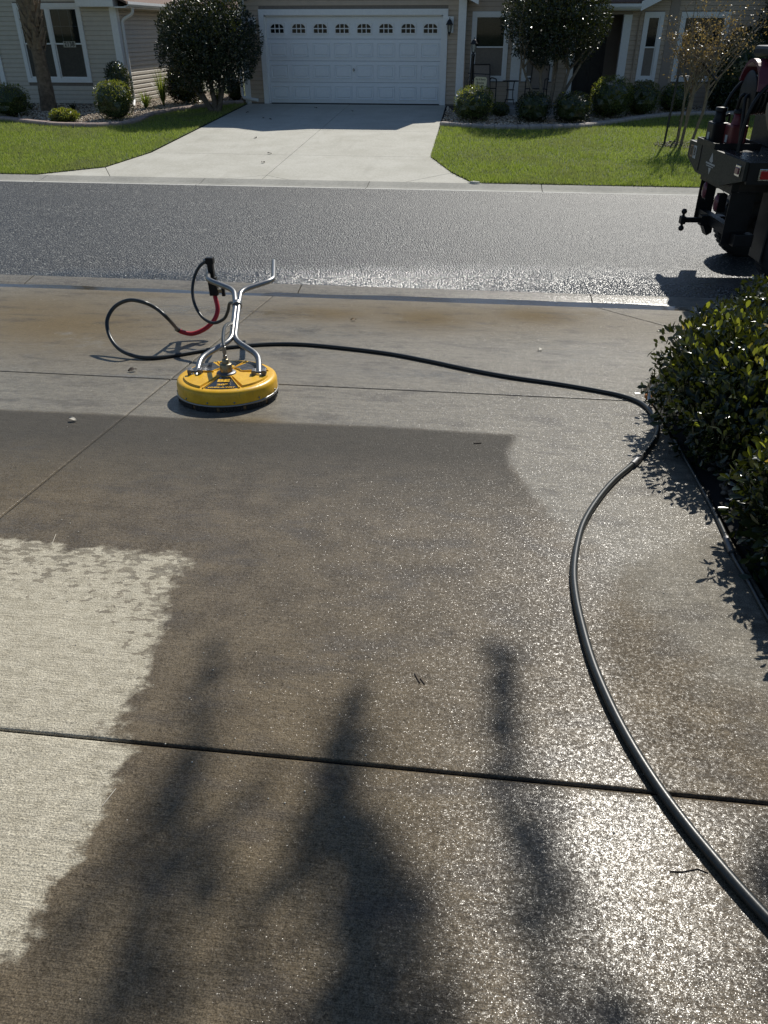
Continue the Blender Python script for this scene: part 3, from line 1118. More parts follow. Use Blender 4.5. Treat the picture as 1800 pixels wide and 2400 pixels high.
# ------------------------------------------------------------------ houses
def boards(root, x0, x1, z0, z1, Y, openings, mat, expo=0.113, axis='x', face=-1, top=None):
    """courses of lap siding as single boards; openings are (x0, x1, z0, z1); top(x0,x1,z) may shorten a course"""
    n = int(math.ceil((z1 - z0) / expo))
    for k in range(n):
        a, b = z0 + k * expo, min(z0 + (k + 1) * expo, z1)
        segs = [(x0, x1)]
        for (p, q, r, s) in openings:
            if b <= r + 0.02 or a >= s - 0.02:
                continue
            new = []
            for (u, v) in segs:
                if q <= u or p >= v:
                    new.append((u, v))
                else:
                    if p > u + 0.03:
                        new.append((u, p))
                    if q < v - 0.03:
                        new.append((q, v))
            segs = new
        for (u, v) in segs:
            if top:
                u, v = top(u, v, b)
                if v - u < 0.05:
                    continue
            m = MB()
            # profile from the wall plane outwards: butt edge proud, head thin, a small dutch-lap step
            pr = [(0.0, a + 0.007), (0.020, a + 0.007), (0.017, a + (b - a) * 0.62), (0.006, a + (b - a) * 0.72), (0.004, b), (0.0, b)]
            vs = []
            for e in (u, v):
                for (o, z) in pr:
                    vs.append((e, Y + face * o, z) if axis == 'x' else (Y + face * o, e, z))
            fs = [(i, i + 1, 7 + i, 6 + i) for i in range(5)] + [(0, 1, 2, 3, 4, 5), (11, 10, 9, 8, 7, 6), (5, 0, 6, 11)]
            if (axis == 'x') != (face < 0):
                fs = [tuple(reversed(f)) for f in fs]
            m.add(vs, fs).build("siding_board", mat, root)


def frame_mesh(x0, x1, z0, z1, w, y0, y1, sill=0.0):
    """four boards round an opening, butted"""
    m = MB()
    m.box(x0, x0 + w, y0, y1, z0 + w, z1 - w)
    m.box(x1 - w, x1, y0, y1, z0 + w, z1 - w)
    m.box(x0 - sill, x1 + sill, y0 - sill * 0.6, y1, z0, z0 + w)
    m.box(x0, x1, y0, y1, z1 - w, z1)
    return m


def window(root, x0, x1, z0, z1, Y, trim=0.10, bays=1, blind="blind", blind_from=0.0, muntins=False, open_frac=0.0):
    """double-hung window: casing (part) > sashes, panes, blinds, back"""
    w = frame_mesh(x0, x1, z0, z1, trim, Y - 0.045, Y + 0.02).build("window", M["white_trim"], root)
    gx0, gx1, gz0, gz1 = x0 + trim, x1 - trim, z0 + trim, z1 - trim
    bw = (gx1 - gx0) / bays
    zm = (gz0 + gz1) / 2
    for b in range(bays):
        a, c = gx0 + b * bw, gx0 + (b + 1) * bw
        if b:
            MB().box(a - 0.045, a + 0.045, Y - 0.04, Y + 0.02, gz0, gz1).build("mullion", M["white_trim"], w)
            a += 0.045
        if b < bays - 1:
            c -= 0.045
        for (s0, s1, d) in ((zm - 0.02, gz1, 0.0), (gz0, zm + 0.02, 0.025)):
            frame_mesh(a, c, s0, s1, 0.035, Y - 0.028 + d, Y - 0.004 + d).build("sash", M["white_trim"], w)
            MB().box(a + 0.034, c - 0.034, Y - 0.018 + d, Y - 0.014 + d, s0 + 0.034, s1 - 0.034).build("pane", M["glass"], w)
            if muntins:
                mm = MB()
                for i in (1, 2):
                    x = a + (c - a) * i / 3
                    mm.box(x - 0.006, x + 0.006, Y - 0.012 + d, Y - 0.006 + d, s0 + 0.03, s1 - 0.03)
                zz = (s0 + s1) / 2
                mm.box(a + 0.03, c - 0.03, Y - 0.011 + d, Y - 0.007 + d, zz - 0.006, zz + 0.006)
                mm.build("muntin", M["white_trim"], w)
        if blind:
            bl = MB()
            z = gz1 - 0.05
            while z > gz0 + 0.04 + open_frac * (gz1 - gz0):
                t = math.radians(random.uniform(56, 70))
                dx, dz = 0.022 * math.cos(t), 0.022 * math.sin(t)
                bl.add([(a + 0.04, Y + 0.05 + dx, z - dz), (c - 0.04, Y + 0.05 + dx, z - dz), (c - 0.04, Y + 0.05 - dx, z + dz), (a + 0.04, Y + 0.05 - dx, z + dz)], [(0, 1, 2, 3)])
                z -= 0.048
            bl.build("blind", M[blind], w)
    MB().box(gx0 - 0.02, gx1 + 0.02, Y + 0.16, Y + 0.18, gz0 - 0.02, gz1 + 0.02).build("room_back", M["room_dark"], w)  # near-black board: the darkness of the unlit room is put into its colour
    return w


def lantern(root, x, y, z, s=1.0, plate=True):
    """black coach lantern on a white mounting block, z at the middle of the block"""
    b = MB()
    if plate:
        b.bbox(x - 0.105, x + 0.105, y - 0.04, y - 0.001, z - 0.19, z + 0.19, 0.008)
        pl = b.build("lantern_block", M["white_trim"], root)
    cx, cy = x, y - 0.13
    T = Matrix.Translation((cx, cy, z))
    l = MB()
    l.lathe([(0.0, 0.17), (0.012, 0.165), (0.008, 0.13), (0.03, 0.12), (0.055, 0.09), (0.07, 0.055), (0.078, 0.03), (0.10, 0.015), (0.10, 0.0), (0.06, -0.005)], 12, T)
    for k in range(6):
        a = TAU * k / 6
        l.tube([T @ Vector((0.068 * math.cos(a), 0.068 * math.sin(a), 0.0)), T @ Vector((0.04 * math.cos(a), 0.04 * math.sin(a), -0.17))], 0.006, 5)
    l.lathe([(0.0, -0.26), (0.012, -0.25), (0.008, -0.23), (0.03, -0.20), (0.045, -0.175), (0.04, -0.165), (0.0, -0.165)], 12, T)
    l.tube(smooth_path([(cx, y - 0.035, z + 0.02), (cx, y - 0.07, z + 0.06), (cx, cy, z + 0.05)], 4), 0.012, 6)
    lo = l.build("wall_lantern", M["black_metal"], root)
    MB().lathe([(0.060, 0.0), (0.036, -0.165)], 6, T, smooth=False).build("lantern_glass", M["lamp_glass"], lo)
    return lo


def tri_roof(root, x0, x1, y0, y1, ze, slope, over, mat_roof, name="roof", th=0.16):
    """gable roof, ridge along y; its soffit and barge boards are white"""
    xc = (x0 + x1) / 2
    zr = ze + (xc - x0 + over) * slope
    r = MB()
    for sx, e in ((-1, x0 - over), (1, x1 + over)):
        vs = [(e, y0, ze), (e, y1, ze), (xc, y1, zr), (xc, y0, zr), (e, y0, ze + 0.05), (e, y1, ze + 0.05), (xc, y1, zr + 0.05), (xc, y0, zr + 0.05)]
        fs = [(4, 5, 6, 7), (3, 2, 1, 0), (0, 1, 5, 4), (0, 4, 7, 3), (1, 2, 6, 5)]
        if sx > 0:
            fs = [tuple(reversed(f)) for f in fs]
        r.add(vs, fs)
    ro = r.build(name, mat_roof, root)
    b = MB()
    for e in (x0 - over, x1 + over):
        vs = [(e, y0 - 0.025, ze - th), (xc, y0 - 0.025, zr - th), (xc, y0 - 0.025, zr + 0.05), (e, y0 - 0.025, ze + 0.05)]
        vs += [(p[0], y0 - 0.003, p[2]) for p in vs]
        b.add(vs, [(0, 1, 2, 3), (4, 7, 6, 5), (0, 4, 5, 1), (3, 2, 6, 7), (0, 3, 7, 4)])
    b.build("barge_board", M["white_trim"], ro)
    s = MB()
    for e in (x0 - over, x1 + over):
        s.add([(e, y0, ze - 0.02), (xc, y0, zr - 0.02), (xc, y1, zr - 0.02), (e, y1, ze - 0.02)], [(0, 1, 2, 3)])
    s.build("soffit", M["white_trim"], ro)
    return ro, zr


# ---- the garage house
GH = empty("garage_house", (-3.9, 24.9, -0.2))
tag(GH, "tan sided house with a white eight-window garage door across the street", "house")
GH.location = (0, 0, 0)
HZ = -0.2
gx0, gx1 = -7.05, -0.72
dx0, dx1, dz1 = -6.35, -1.35, 1.975
m = MB()
m.box(gx0 + 0.01, dx0 - 0.12, 24.92, 25.1, HZ - 0.3, 3.9)
m.box(dx1 + 0.12, gx1 - 0.01, 24.92, 25.1, HZ - 0.3, 3.9)
m.box(dx0 - 0.12, dx1 + 0.12, 24.92, 25.1, dz1 + 0.13, 3.9)
m.box(gx0 + 0.01, gx0 + 0.18, 25.1, 33, HZ - 0.3, 2.4)
m.box(gx1 - 0.18, gx1 - 0.01, 25.1, 33, HZ - 0.3, 2.4)
m.build("wall", M["wall_back"], GH)


def gable_top(u, v, z):
    ze, sl = 2.36, 0.44
    if z <= ze:
        return u, v
    d = (z - ze) / sl
    return max(u, gx0 + 0.12 + d), min(v, gx1 - 0.12 - d)


boards(GH, gx0 + 0.15, gx1 - 0.20, HZ + 0.02, 3.7, 24.92, [(dx0 - 0.135, dx1 + 0.135, -1, dz1 + 0.135)], M["siding_tan"], top=gable_top)
for (a, b) in ((gx0, gx0 + 0.16), (gx1 - 0.21, gx1)):
    MB().box(a, b, 24.87, 24.93, HZ - 0.02, 2.45).build("corner_board", M["white_trim"], GH)
MB().box(gx1 - 0.055, gx1 - 0.003, 24.93, 25.3, HZ - 0.1, 2.45).build("corner_board", M["white_trim"], GH)
boards(GH, 24.95, 31, HZ, 2.3, gx0 + 0.01, [], M["siding_tan"], axis='y', face=-1)
m = MB()
m.box(dx0 - 0.14, dx0, 24.86, 24.95, HZ, dz1)
m.box(dx1, dx1 + 0.14, 24.86, 24.95, HZ, dz1)
m.box(dx0 - 0.14, dx1 + 0.14, 24.86, 24.95, dz1, dz1 + 0.14)
m.build("door_casing", M["white_trim"], GH)
m = MB()
m.box(dx0 - 0.001, dx0 + 0.035, 24.95, 25.06, HZ, dz1)
m.box(dx1 - 0.035, dx1 + 0.001, 24.95, 25.06, HZ, dz1)
m.box(dx0, dx1, 24.95, 25.06, dz1 - 0.03, dz1 + 0.001)
m.build("door_stop", M["white_trim"], GH)
ro, _ = tri_roof(GH, gx0, gx1, 24.55, 33, 2.36, 0.44, 0.32, M["shingle"])

# garage door: four sections with eight raised panels each, the top one glazed
DY = 25.02
gd = MB()
sh = (dz1 - 0.03 - HZ - 0.015) / 4
for k in range(4):
    gd.bbox(dx0 + 0.03, dx1 - 0.03, DY, DY + 0.05, HZ + 0.015 + k * sh + 0.003, HZ + 0.015 + (k + 1) * sh - 0.003, 0.006)
gdo = gd.build("garage_door", M["door_white"], GH)
MB().box(dx0 - 0.1, dx1 + 0.1, DY + 0.056, DY + 0.075, HZ - 0.05, dz1 + 0.12).build("door_light_stop", M["room_dark"], GH)  # unseen plate added behind the door to stop sun showing through its gaps
pw = (dx1 - dx0 - 0.06) / 8


def panel_mesh(w, h):
    pm = MB()
    lv = [(0, 0.0115), (0.004, 0.0), (0.016, 0.0), (0.028, 0.0105), (0.05, 0.0105), (0.07, 0.001)]
    vs = []
    for (i, d) in lv:
        vs += [(-w / 2 + i, d, -h / 2 + i), (w / 2 - i, d, -h / 2 + i), (w / 2 - i, d, h / 2 - i), (-w / 2 + i, d, h / 2 - i)]
    fs = []
    for j in range(len(lv) - 1):
        for i in range(4):
            fs.append((j * 4 + i, j * 4 + (i + 1) % 4, (j + 1) * 4 + (i + 1) % 4, (j + 1) * 4 + i))
    fs.append(tuple(range(len(lv) * 4 - 4, len(lv) * 4)))
    # a thin moulding ring stands proud of the section
    pm.add([(x, -0.020 + d * 1.75, z) for (x, d, z) in vs], fs)
    return pm.mesh("panel")


pme = panel_mesh(pw * 0.82, sh * 0.66)
for k in range(3):
    for i in range(8):
        o = link("panel", pme, M["door_white"], gdo)
        o.location = (dx0 + 0.03 + pw * (i + 0.5), DY - 0.0005, HZ + 0.015 + sh * (k + 0.5))
# glazed inserts
gw, gh = pw * 0.70, sh * 0.50


def arch_insert():
    fm = MB()
    w, h = gw / 2, gh / 2
    for (a, b, c, d) in ((-w, -w + 0.03, -h, h), (w - 0.03, w, -h, h), (-w + 0.03, w - 0.03, -h, -h + 0.028), (-w + 0.03, w - 0.03, h - 0.028, h)):
        fm.box(a, b, -0.02, 0.012, c, d)
    return fm.mesh("insert_frame")


def arch_grille():
    fm = MB()
    w, h = gw / 2 - 0.03, gh / 2 - 0.028
    # spandrels that arch the head
    for s in (-1, 1):
        pts = [(s * w, h), (s * w, h * 0.25)]
        for k in range(7):
            t = k / 6
            pts.append((s * w * (1 - 0.55 * t ** 1.3), h * 0.25 + (h - 0.004 - h * 0.25) * math.sin(t * math.pi / 2)))
        P = [(x, -0.008, z) for x, z in pts] + [(x, 0.004, z) for x, z in pts]
        n = len(pts)
        fm.add(P, [tuple(range(n)), tuple(reversed(range(n, 2 * n)))] + [(i, (i + 1) % n, n + (i + 1) % n, n + i) for i in range(n)])
    for x in (-w / 3, w / 3):
        fm.box(x - 0.011, x + 0.011, -0.010, 0.006, -h, h)
    fm.box(-w, w, -0.009, 0.005, -0.012, 0.012)
    return fm.mesh("insert_grille")


fme, gme = arch_insert(), arch_grille()
pane_me = MB().box(-gw / 2 + 0.03, gw / 2 - 0.03, 0.006, 0.0065, -gh / 2 + 0.028, gh / 2 - 0.028).mesh("insert_pane")
tpan = NT("dark_pane")
tpan.set(color=(0.010, 0.012, 0.012), rough=0.06, spec=0.18)
M["dark_pane"] = tpan.m
for i in range(8):
    L = (dx0 + 0.03 + pw * (i + 0.5), DY - 0.012, HZ + 0.015 + sh * 3.47)
    for nme, me_, mt in (("window_frame", fme, "white_trim"), ("window_grille", gme, "white_trim"), ("pane", pane_me, "dark_pane")):
        o = link(nme, me_, M[mt], gdo)
        o.location = L
hb = MB()
hx = (dx0 + dx1) / 2
hb.lathe([(0.0, 0.0), (0.028, 0.004), (0.03, 0.012), (0.0, 0.014)], 12, Matrix.Translation((hx, DY - 0.002, HZ + sh * 1.62)) @ Matrix.Rotation(math.pi / 2, 4, 'X'))
hb.bbox(hx - 0.012, hx + 0.012, DY - 0.045, DY - 0.014, HZ + sh * 1.54, HZ + sh * 1.70, 0.004)
hb.build("door_handle", M["steel"], gdo)
MB().box(dx0 + 0.03, dx1 - 0.03, DY + 0.005, DY + 0.045, HZ - 0.012, HZ + 0.0165).build("weather_seal", M["rubber"], gdo)
lantern(GH, AY(1054, 60, 24.87).x, 24.87, AY(1054, 58, 24.87).z)
lantern(GH, AY(592, 60, 24.87).x, 24.87, AY(592, 60, 24.87).z)
# drain pipe lying at the garage corner
pp = MB()
pp.tube([(-7.16, 24.95, 1.9), (-7.16, 24.95, 0.02), (-7.1, 24.86, -0.06), (-6.66, 24.80, -0.11)], 0.045, 10)
pp.build("downspout", M["white_trim"], GH)

# porch wall, entry and right bay
WY = 25.32
m = MB()
m.box(gx1, 2.20, WY + 0.002, WY + 0.16, HZ - 0.3, 2.75)
m.box(3.72, 9.5, WY + 0.002, WY + 0.16, HZ - 0.3, 3.6)
m.box(2.20, 3.72, WY + 0.002, WY + 0.16, 2.0, 2.75)
m.box(2.05, 2.2, WY + 0.16, 27.2, HZ - 0.2, 2.4)
m.box(3.72, 3.88, WY + 0.16, 27.2, HZ - 0.2, 2.4)
m.build("wall", M["wall_back"], GH)
WA = (-0.56, 0.47, 0.39, 2.06)
WB = (0.90, 1.75, 0.39, 2.06)
WC = (4.06, 4.58, 0.41, 2.04)
WD = (5.02, 6.3, 0.41, 2.04)
boards(GH, gx1 + 0.002, 2.20, HZ, 2.75, WY, [WA, WB, (0.58, 0.85, -1, 3)], M["siding_tan"])


def bay_top(u, v, z):
    ze, sl = 2.22, 0.48
    if z <= ze:
        return u, v
    return max(u, 3.72 + (z - ze) / sl), v


boards(GH, 3.73, 9.4, HZ, 3.55, WY, [WC, WD, (4.70, 4.95, -1, 4)], M["siding_tan"], top=bay_top)
boards(GH, 2.2, 3.72, 2.0, 2.6, WY, [], M["siding_tan"])
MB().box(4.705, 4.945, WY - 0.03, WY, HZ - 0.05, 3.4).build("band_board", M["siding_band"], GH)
MB().box(0.585, 0.845, WY - 0.035, WY, HZ, 2.7).build("pilaster", M["white_trim"], GH)
window(GH, *WA, WY - 0.003, blind="blind", open_frac=0.0)
window(GH, *WB, WY - 0.003, blind="blind_dark")
window(GH, *WC, WY - 0.003, blind="blind_dark")
window(GH, *WD, WY - 0.003, blind="blind_dark", bays=1)
MB().box(2.14, 2.32, WY - 0.05, WY + 0.14, HZ + 0.02, 1.98).build("entry_post", M["white_trim"], GH)
MB().box(3.52, 3.74, WY - 0.05, WY + 0.14, HZ + 0.02, 1.98).build("entry_post", M["white_trim"], GH)
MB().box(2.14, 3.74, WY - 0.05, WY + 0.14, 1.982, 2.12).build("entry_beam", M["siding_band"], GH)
fd = MB()
fd.box(2.45, 3.30, 26.6, 26.65, HZ + 0.05, 1.85)
fdo = fd.build("front_door", M["bronze"], GH)
for (za, zb) in ((0.05, 0.75), (0.95, 1.65)):
    for (xa, xb) in ((2.55, 2.82), (2.93, 3.20)):
        MB().bbox(xa, xb, 26.585, 26.6, za, zb, 0.006).build("door_panel", M["bronze"], fdo)
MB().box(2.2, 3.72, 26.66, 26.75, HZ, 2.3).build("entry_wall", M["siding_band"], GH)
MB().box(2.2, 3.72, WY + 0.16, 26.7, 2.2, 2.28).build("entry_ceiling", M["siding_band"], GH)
# eave, gutter and roof over the entry
gt = MB()
prof = [(0.0, 0.0), (-0.09, 0.0), (-0.125, 0.05), (-0.125, 0.115), (-0.11, 0.115), (-0.11, 0.06), (-0.08, 0.015), (0.0, 0.015)]
gvs = [(x, 24.93 + y, 2.10 + z) for x in (1.2, 3.88) for y, z in prof]
gt.add(gvs, [(i, (i + 1) % 8, 8 + (i + 1) % 8, 8 + i) for i in range(8)] + [tuple(range(8)), tuple(reversed(range(8, 16)))])
gt.build("gutter", M["white_trim"], GH)
MB().box(1.2, 3.88, 24.93, WY + 0.05, 2.07, 2.10).build("soffit", M["white_trim"], GH)
rv = [(0.4, 24.85, 2.21), (3.9, 24.85, 2.21), (3.9, 29, 3.9), (0.4, 29, 3.9)]
MB().add(rv + [(x, y, z + 0.05) for x, y, z in rv], [(4, 5, 6, 7), (3, 2, 1, 0), (0, 1, 5, 4), (1, 2, 6, 5), (2, 3, 7, 6), (3, 0, 4, 7)]).build("roof", M["shingle"], GH)
MB().add([(gx1, 25.0, 2.7), (2.3, 25.0, 2.7), (2.3, 29, 4.2), (gx1, 29, 4.2)], [(0, 1, 2, 3)]).build("roof", M["shingle"], GH)
rk = MB()
vs = [(3.86, 24.82, 2.05), (7.2, 24.82, 3.65), (7.2, 24.82, 3.86), (3.86, 24.82, 2.26)]
vs += [(x, 24.85, z) for x, y, z in vs]
rk.add(vs, [(0, 1, 2, 3), (4, 7, 6, 5), (0, 4, 5, 1), (3, 2, 6, 7), (0, 3, 7, 4)])
rk.build("barge_board", M["white_trim"], GH)
rv = [(3.84, 24.85, 2.26), (7.2, 24.85, 3.87), (7.2, 31, 3.87), (3.84, 31, 2.26)]
MB().add(rv + [(x, y, z - 0.1) for x, y, z in rv], [(0, 1, 2, 3), (7, 6, 5, 4), (0, 4, 5, 1), (0, 3, 7, 4)]).build("roof", M["shingle"], GH)
MB().box(-0.70, 3.58, 23.0, WY - 0.02, -0.5, -0.135).build("porch_slab", M["porch"], GH)
dsp = MB()
dsp.tube([(3.93, 24.98, 2.12), (3.95, 25.2, 1.98), (3.95, 25.26, 1.9), (3.95, 25.26, -0.1)], 0.022, 8)
dsp.build("conduit", M["siding_tan"], GH)

# ---- the house on the left
LH = empty("left_house", (0, 0, 0))
tag(LH, "greige sided house with a tall double window numbered 2138", "house")
lx1, LY = -10.33, 24.2
m = MB()
m.box(-15.5, lx1 - 0.02, LY + 0.003, LY + 0.2, -0.35, 2.9)
m.box(lx1 - 0.2, lx1 - 0.02, LY + 0.2, 40, -0.95, 2.4)
m.build("wall", M["wall_back"], LH)
WL = (-13.29, -11.34, 0.34, 2.26)
boards(LH, -13.98, lx1 - 0.17, -0.2, 2.9, LY, [WL], M["siding_grey"])
boards(LH, -15.5, -14.12, -0.2, 2.9, LY, [], M["siding_grey"])
boards(LH, LY + 0.14, 40, -0.85, 2.25, lx1 - 0.02, [], M["siding_grey"], axis='y', face=1)
MB().box(lx1 - 0.17, lx1 + 0.02, LY - 0.05, LY + 0.14, -0.3, 2.16).build("corner_board", M["white_trim"], LH)
MB().box(-14.12, -13.98, LY - 0.05, LY + 0.0, -0.22, 2.4).build("corner_board", M["white_trim"], LH)
lw = window(LH, *WL, LY - 0.004, bays=2, blind="blind", muntins=True, trim=0.11)
n0, n1 = AY(152, 109, LY - 0.03), AY(174, 99, LY - 0.03)
MB().box(n0.x - 0.03, n1.x + 0.03, LY - 0.036, LY - 0.033, n0.z - 0.02, n1.z + 0.02).build("number_plate", M["valve_white"], lw)
text_mesh("house_number", "2138", 0.155, lw, M["ink"], ((n0.x + n1.x) / 2, LY - 0.038, (n0.z + n1.z) / 2), (math.pi / 2, 0, 0), width=n1.x - n0.x, bold=0.003)
# front eave return, side gutter, roof
MB().box(-11.3, lx1 + 0.10, LY - 0.35, LY - 0.01, 2.165, 2.40).build("eave_return", M["white_trim"], LH)
gvs = [(lx1 + 0.42 - y * 1.0 - 0.03, yy, 2.17 + z) for yy in (LY - 0.3, 40) for y, z in prof]
MB().add(gvs, [(i, (i + 1) % 8, 8 + (i + 1) % 8, 8 + i) for i in range(8)] + [tuple(range(8)), tuple(reversed(range(8, 16)))]).build("gutter", M["white_trim"], LH)
MB().box(lx1 - 0.02, lx1 + 0.42, LY - 0.3, 40, 2.14, 2.168).build("soffit", M["white_trim"], LH)
rv = [(lx1 + 0.48, LY - 0.35, 2.285), (lx1 + 0.48, 40, 2.285), (-15.5, 40, 4.6), (-15.5, LY - 0.35, 4.6)]
MB().add(rv + [(x, y, z - 0.06) for x, y, z in rv], [(0, 1, 2, 3), (7, 6, 5, 4), (0, 3, 7, 4), (0, 4, 5, 1)]).build("roof", M["shingle"], LH)
dn = MB()
dn.tube(rounded([(lx1 + 0.40, LY + 0.2, 2.18), (lx1 + 0.40, LY + 0.2, 2.02), (lx1 + 0.07, LY + 0.17, 1.86), (lx1 + 0.07, LY + 0.17, -0.12), (lx1 + 0.16, LY - 0.1, -0.20), (lx1 + 0.24, LY - 0.35, -0.235)], 0.09, 4), 0.042, 10)
dn.build("downspout", M["white_trim"], LH)

# ------------------------------------------------------------------ the surface cleaner
CC = Vector((-1.54, 4.455, drivez(4.455)))
CTILT = math.atan(NEAR_SLOPE) + math.radians(2.4)
CC.z += 0.011
SC = empty("surface_cleaner", CC, (CTILT, 0, math.radians(9)))
tag(SC, "yellow round surface cleaner with a leaning steel handle on the wet driveway", "surface cleaner")
SCM = Matrix.Translation(CC) @ Euler((CTILT, 0, math.radians(9))).to_matrix().to_4x4()
SCI = SCM.inverted()
R0 = 0.316
hs = MB()
hs.lathe([(R0 - 0.012, 0.04), (R0, 0.042), (R0 + 0.001, 0.052), (R0 - 0.001, 0.108), (R0 - 0.006, 0.122), (R0 - 0.018, 0.131), (R0 - 0.03, 0.1335), (0.26, 0.1350), (0.10, 0.145), (0.0, 0.147)], 72)
house = hs.build("housing", M["yellow"], SC)


def ztop(r):
    return 0.1350 + (0.26 - r) / 0.16 * 0.010 if r < 0.26 else 0.1345


def sector(r0, r1, a0, a1, zoff, h, n=14, bev=0.006):
    """raised wedge lying on the domed top; angles in degrees"""
    m = MB()
    rs = [r0, r0 + bev, r1 - bev, r1]
    vs, fs = [], []
    da = math.radians
    k = n + 3
    angs = [da(a0), da(a0) + bev / r1] + [da(a0 + (a1 - a0) * i / n) for i in range(1, n)] + [da(a1) - bev / r1, da(a1)]
    k = len(angs)
    for j, r in enumerate(rs):
        for i, a in enumerate(angs):
            edge = j in (0, 3) or i in (0, k - 1)
            vs.append((r * math.cos(a), r * math.sin(a), ztop(r) + zoff + (-0.004 if edge else h)))
    for j in range(3):
        for i in range(k - 1):
            fs.append((j * k + i, (j + 1) * k + i, (j + 1) * k + i + 1, j * k + i + 1))
    return m.add(vs, fs, False)


for a0, a1 in ((-172, -118), (-62, -8)):
    sector(0.085, 0.272, a0, a1, 0, 0.012).build("raised_pad", M["yellow"], house)
for a0, a1 in ((12, 66), (114, 168)):
    sector(0.085, 0.27, a0, a1, 0, 0.009).build("raised_pad", M["yellow"], house)
    sector(0.095, 0.262, a0 + 4, a1 - 4, 0.0095, 0.0006, bev=0.001).build("worn_label", M["label_grey"], house)
for a in (-114, -66, 66 + 4, 114 - 4):
    sector(0.08, 0.275, a - 1.2, a + 1.2, 0, 0.008, n=3, bev=0.0015).build("rib", M["yellow"], house)
lab = sector(0.075, 0.268, -112.5, -67.5, 0.0012, 0.0006, bev=0.001).build("label", M["label_black"], house)
sector(0.075, 0.268, 72, 108, 0.0012, 0.0006, bev=0.001).build("label", M["label_black"], house)
tz = lambda r: ztop(r) + 0.0026
text_mesh("lettering", "BE", 0.062, house, M["yellow"], (0, -0.142, tz(0.142)), (0, 0, 0), width=0.075, bold=0.0030)
text_mesh("lettering", '20"', 0.036, house, M["yellow"], (0, -0.202, tz(0.202)), (0, 0, 0), width=0.066, bold=0.0016)
text_mesh("lettering", "WHIRL-A-WAY", 0.028, house, M["yellow"], (0, -0.243, tz(0.243)), (0, 0, 0), width=0.168, bold=0.0010)
text_mesh("lettering", "BE", 0.05, house, M["yellow"], (0, 0.135, tz(0.135)), (0, 0, math.pi), width=0.06, bold=0.0025)
# steel trim band, bolts, brush skirt
MB().lathe([(R0 + 0.0015, 0.034), (R0 + 0.005, 0.034), (R0 + 0.005, 0.047), (R0 + 0.0015, 0.048)], 72).build("trim_band", M["steel"], SC)
for k in range(12):
    a = math.radians(-90 + 15 + 30 * k)
    T = Matrix.Rotation(a, 4, 'Z') @ Matrix.Translation((R0, 0, 0.062)) @ Matrix.Rotation(math.pi / 2, 4, 'Y')
    MB().lathe([(0.0, 0.006), (0.004, 0.0055), (0.0062, 0.003), (0.0065, 0.0)], 10, T).build("bolt", M["steel"], house)
br = MB()
for k in range(96):
    if k % 8 == 7:
        continue
    a = TAU * k / 96
    T = Matrix.Rotation(a, 4, 'Z')
    j = random.uniform(-0.003, 0.003)
    br.box(R0 - 0.014, R0 + 0.001, -0.0088, 0.0088, 0.004 + j * 0.5, 0.038, T @ Matrix.Rotation(j * 6, 4, 'X'))
br.lathe([(R0 - 0.014, 0.006), (R0 - 0.014, 0.04)], 60)
br.build("brush_skirt", M["bristle"], SC)
for k in range(12):
    a = TAU * (k * 8 + 7) / 96
    MB().box(R0 - 0.010, R0 - 0.003, -0.009, 0.009, 0.010, 0.036, Matrix.Rotation(a, 4, 'Z')).build("brush_block", M["bristle_block"], SC)
# swivel
sv = MB()
sv.lathe([(0.062, 0.138), (0.062, 0.152), (0.057, 0.156), (0.040, 0.157), (0.040, 0.158)], 28)
sv.build("swivel_flange", M["bracket"], SC)
sv = MB()
sv.lathe([(0.0385, 0.157), (0.0385, 0.205), (0.036, 0.209), (0.022, 0.209), (0.022, 0.212), (0.0215, 0.236), (0.018, 0.239), (0.012, 0.239), (0.012, 0.244)], 24)
swv = sv.build("swivel", M["brass"], SC)
sv = MB()
sv.lathe([(0.013, 0.243), (0.013, 0.262), (0.010, 0.264), (0.010, 0.276), (0.013, 0.277), (0.013, 0.318), (0.010, 0.320), (0.0, 0.320)], 6, smooth=False)
sv.build("hose_fitting", M["steel"], SC)


def hplane(px, py, base=-0.262, slope=0.195, y0=4.44):
    d = ray(px, py)
    t = (CZ - base + slope * y0) / (slope * d[1] - d[2])
    return SCI @ Vector((t * d[0], t * d[1], CZ + t * d[2]))


def wl(v):
    return SCI @ Vector(v)


left = [hplane(459, 885), hplane(471, 838), hplane(543, 797), hplane(552, 716), hplane(549, 680), hplane(487, 656), wl(AY(488, 633, 6.2))]
right = [hplane(608, 885), hplane(606, 833), hplane(550, 797), hplane(559.5, 716), hplane(564, 681), hplane(641, 656), wl(AY(641.5, 612.6, 6.36))]
hr = 0.0195
MB().tube(rounded(left, 0.075), hr, 14).build("handle_tube", M["steel"], SC)
hro = MB().tube(rounded(right, 0.075), hr, 14).build("handle_tube", M["steel"], SC)
# brackets
for e in (left[0], right[0]):
    m = MB()
    for s in (-1, 1):
        m.bbox(e.x + s * 0.031 - 0.013, e.x + s * 0.031 + 0.013, e.y - 0.026, e.y + 0.026, 0.136, 0.182, 0.004)
    m.tube([(e.x - 0.048, e.y, 0.163), (e.x + 0.048, e.y, 0.163)], 0.008, 8)
    m.build("handle_bracket", M["bracket"], SC)
# clamp that joins the two tubes
cp = (hplane(552, 718) + hplane(559.5, 718)) / 2
cq = (hplane(552.5, 712) + hplane(560, 712)) / 2
MB().tube([cp, cq], 0.036, 14).build("tube_clamp", M["steel"], SC)
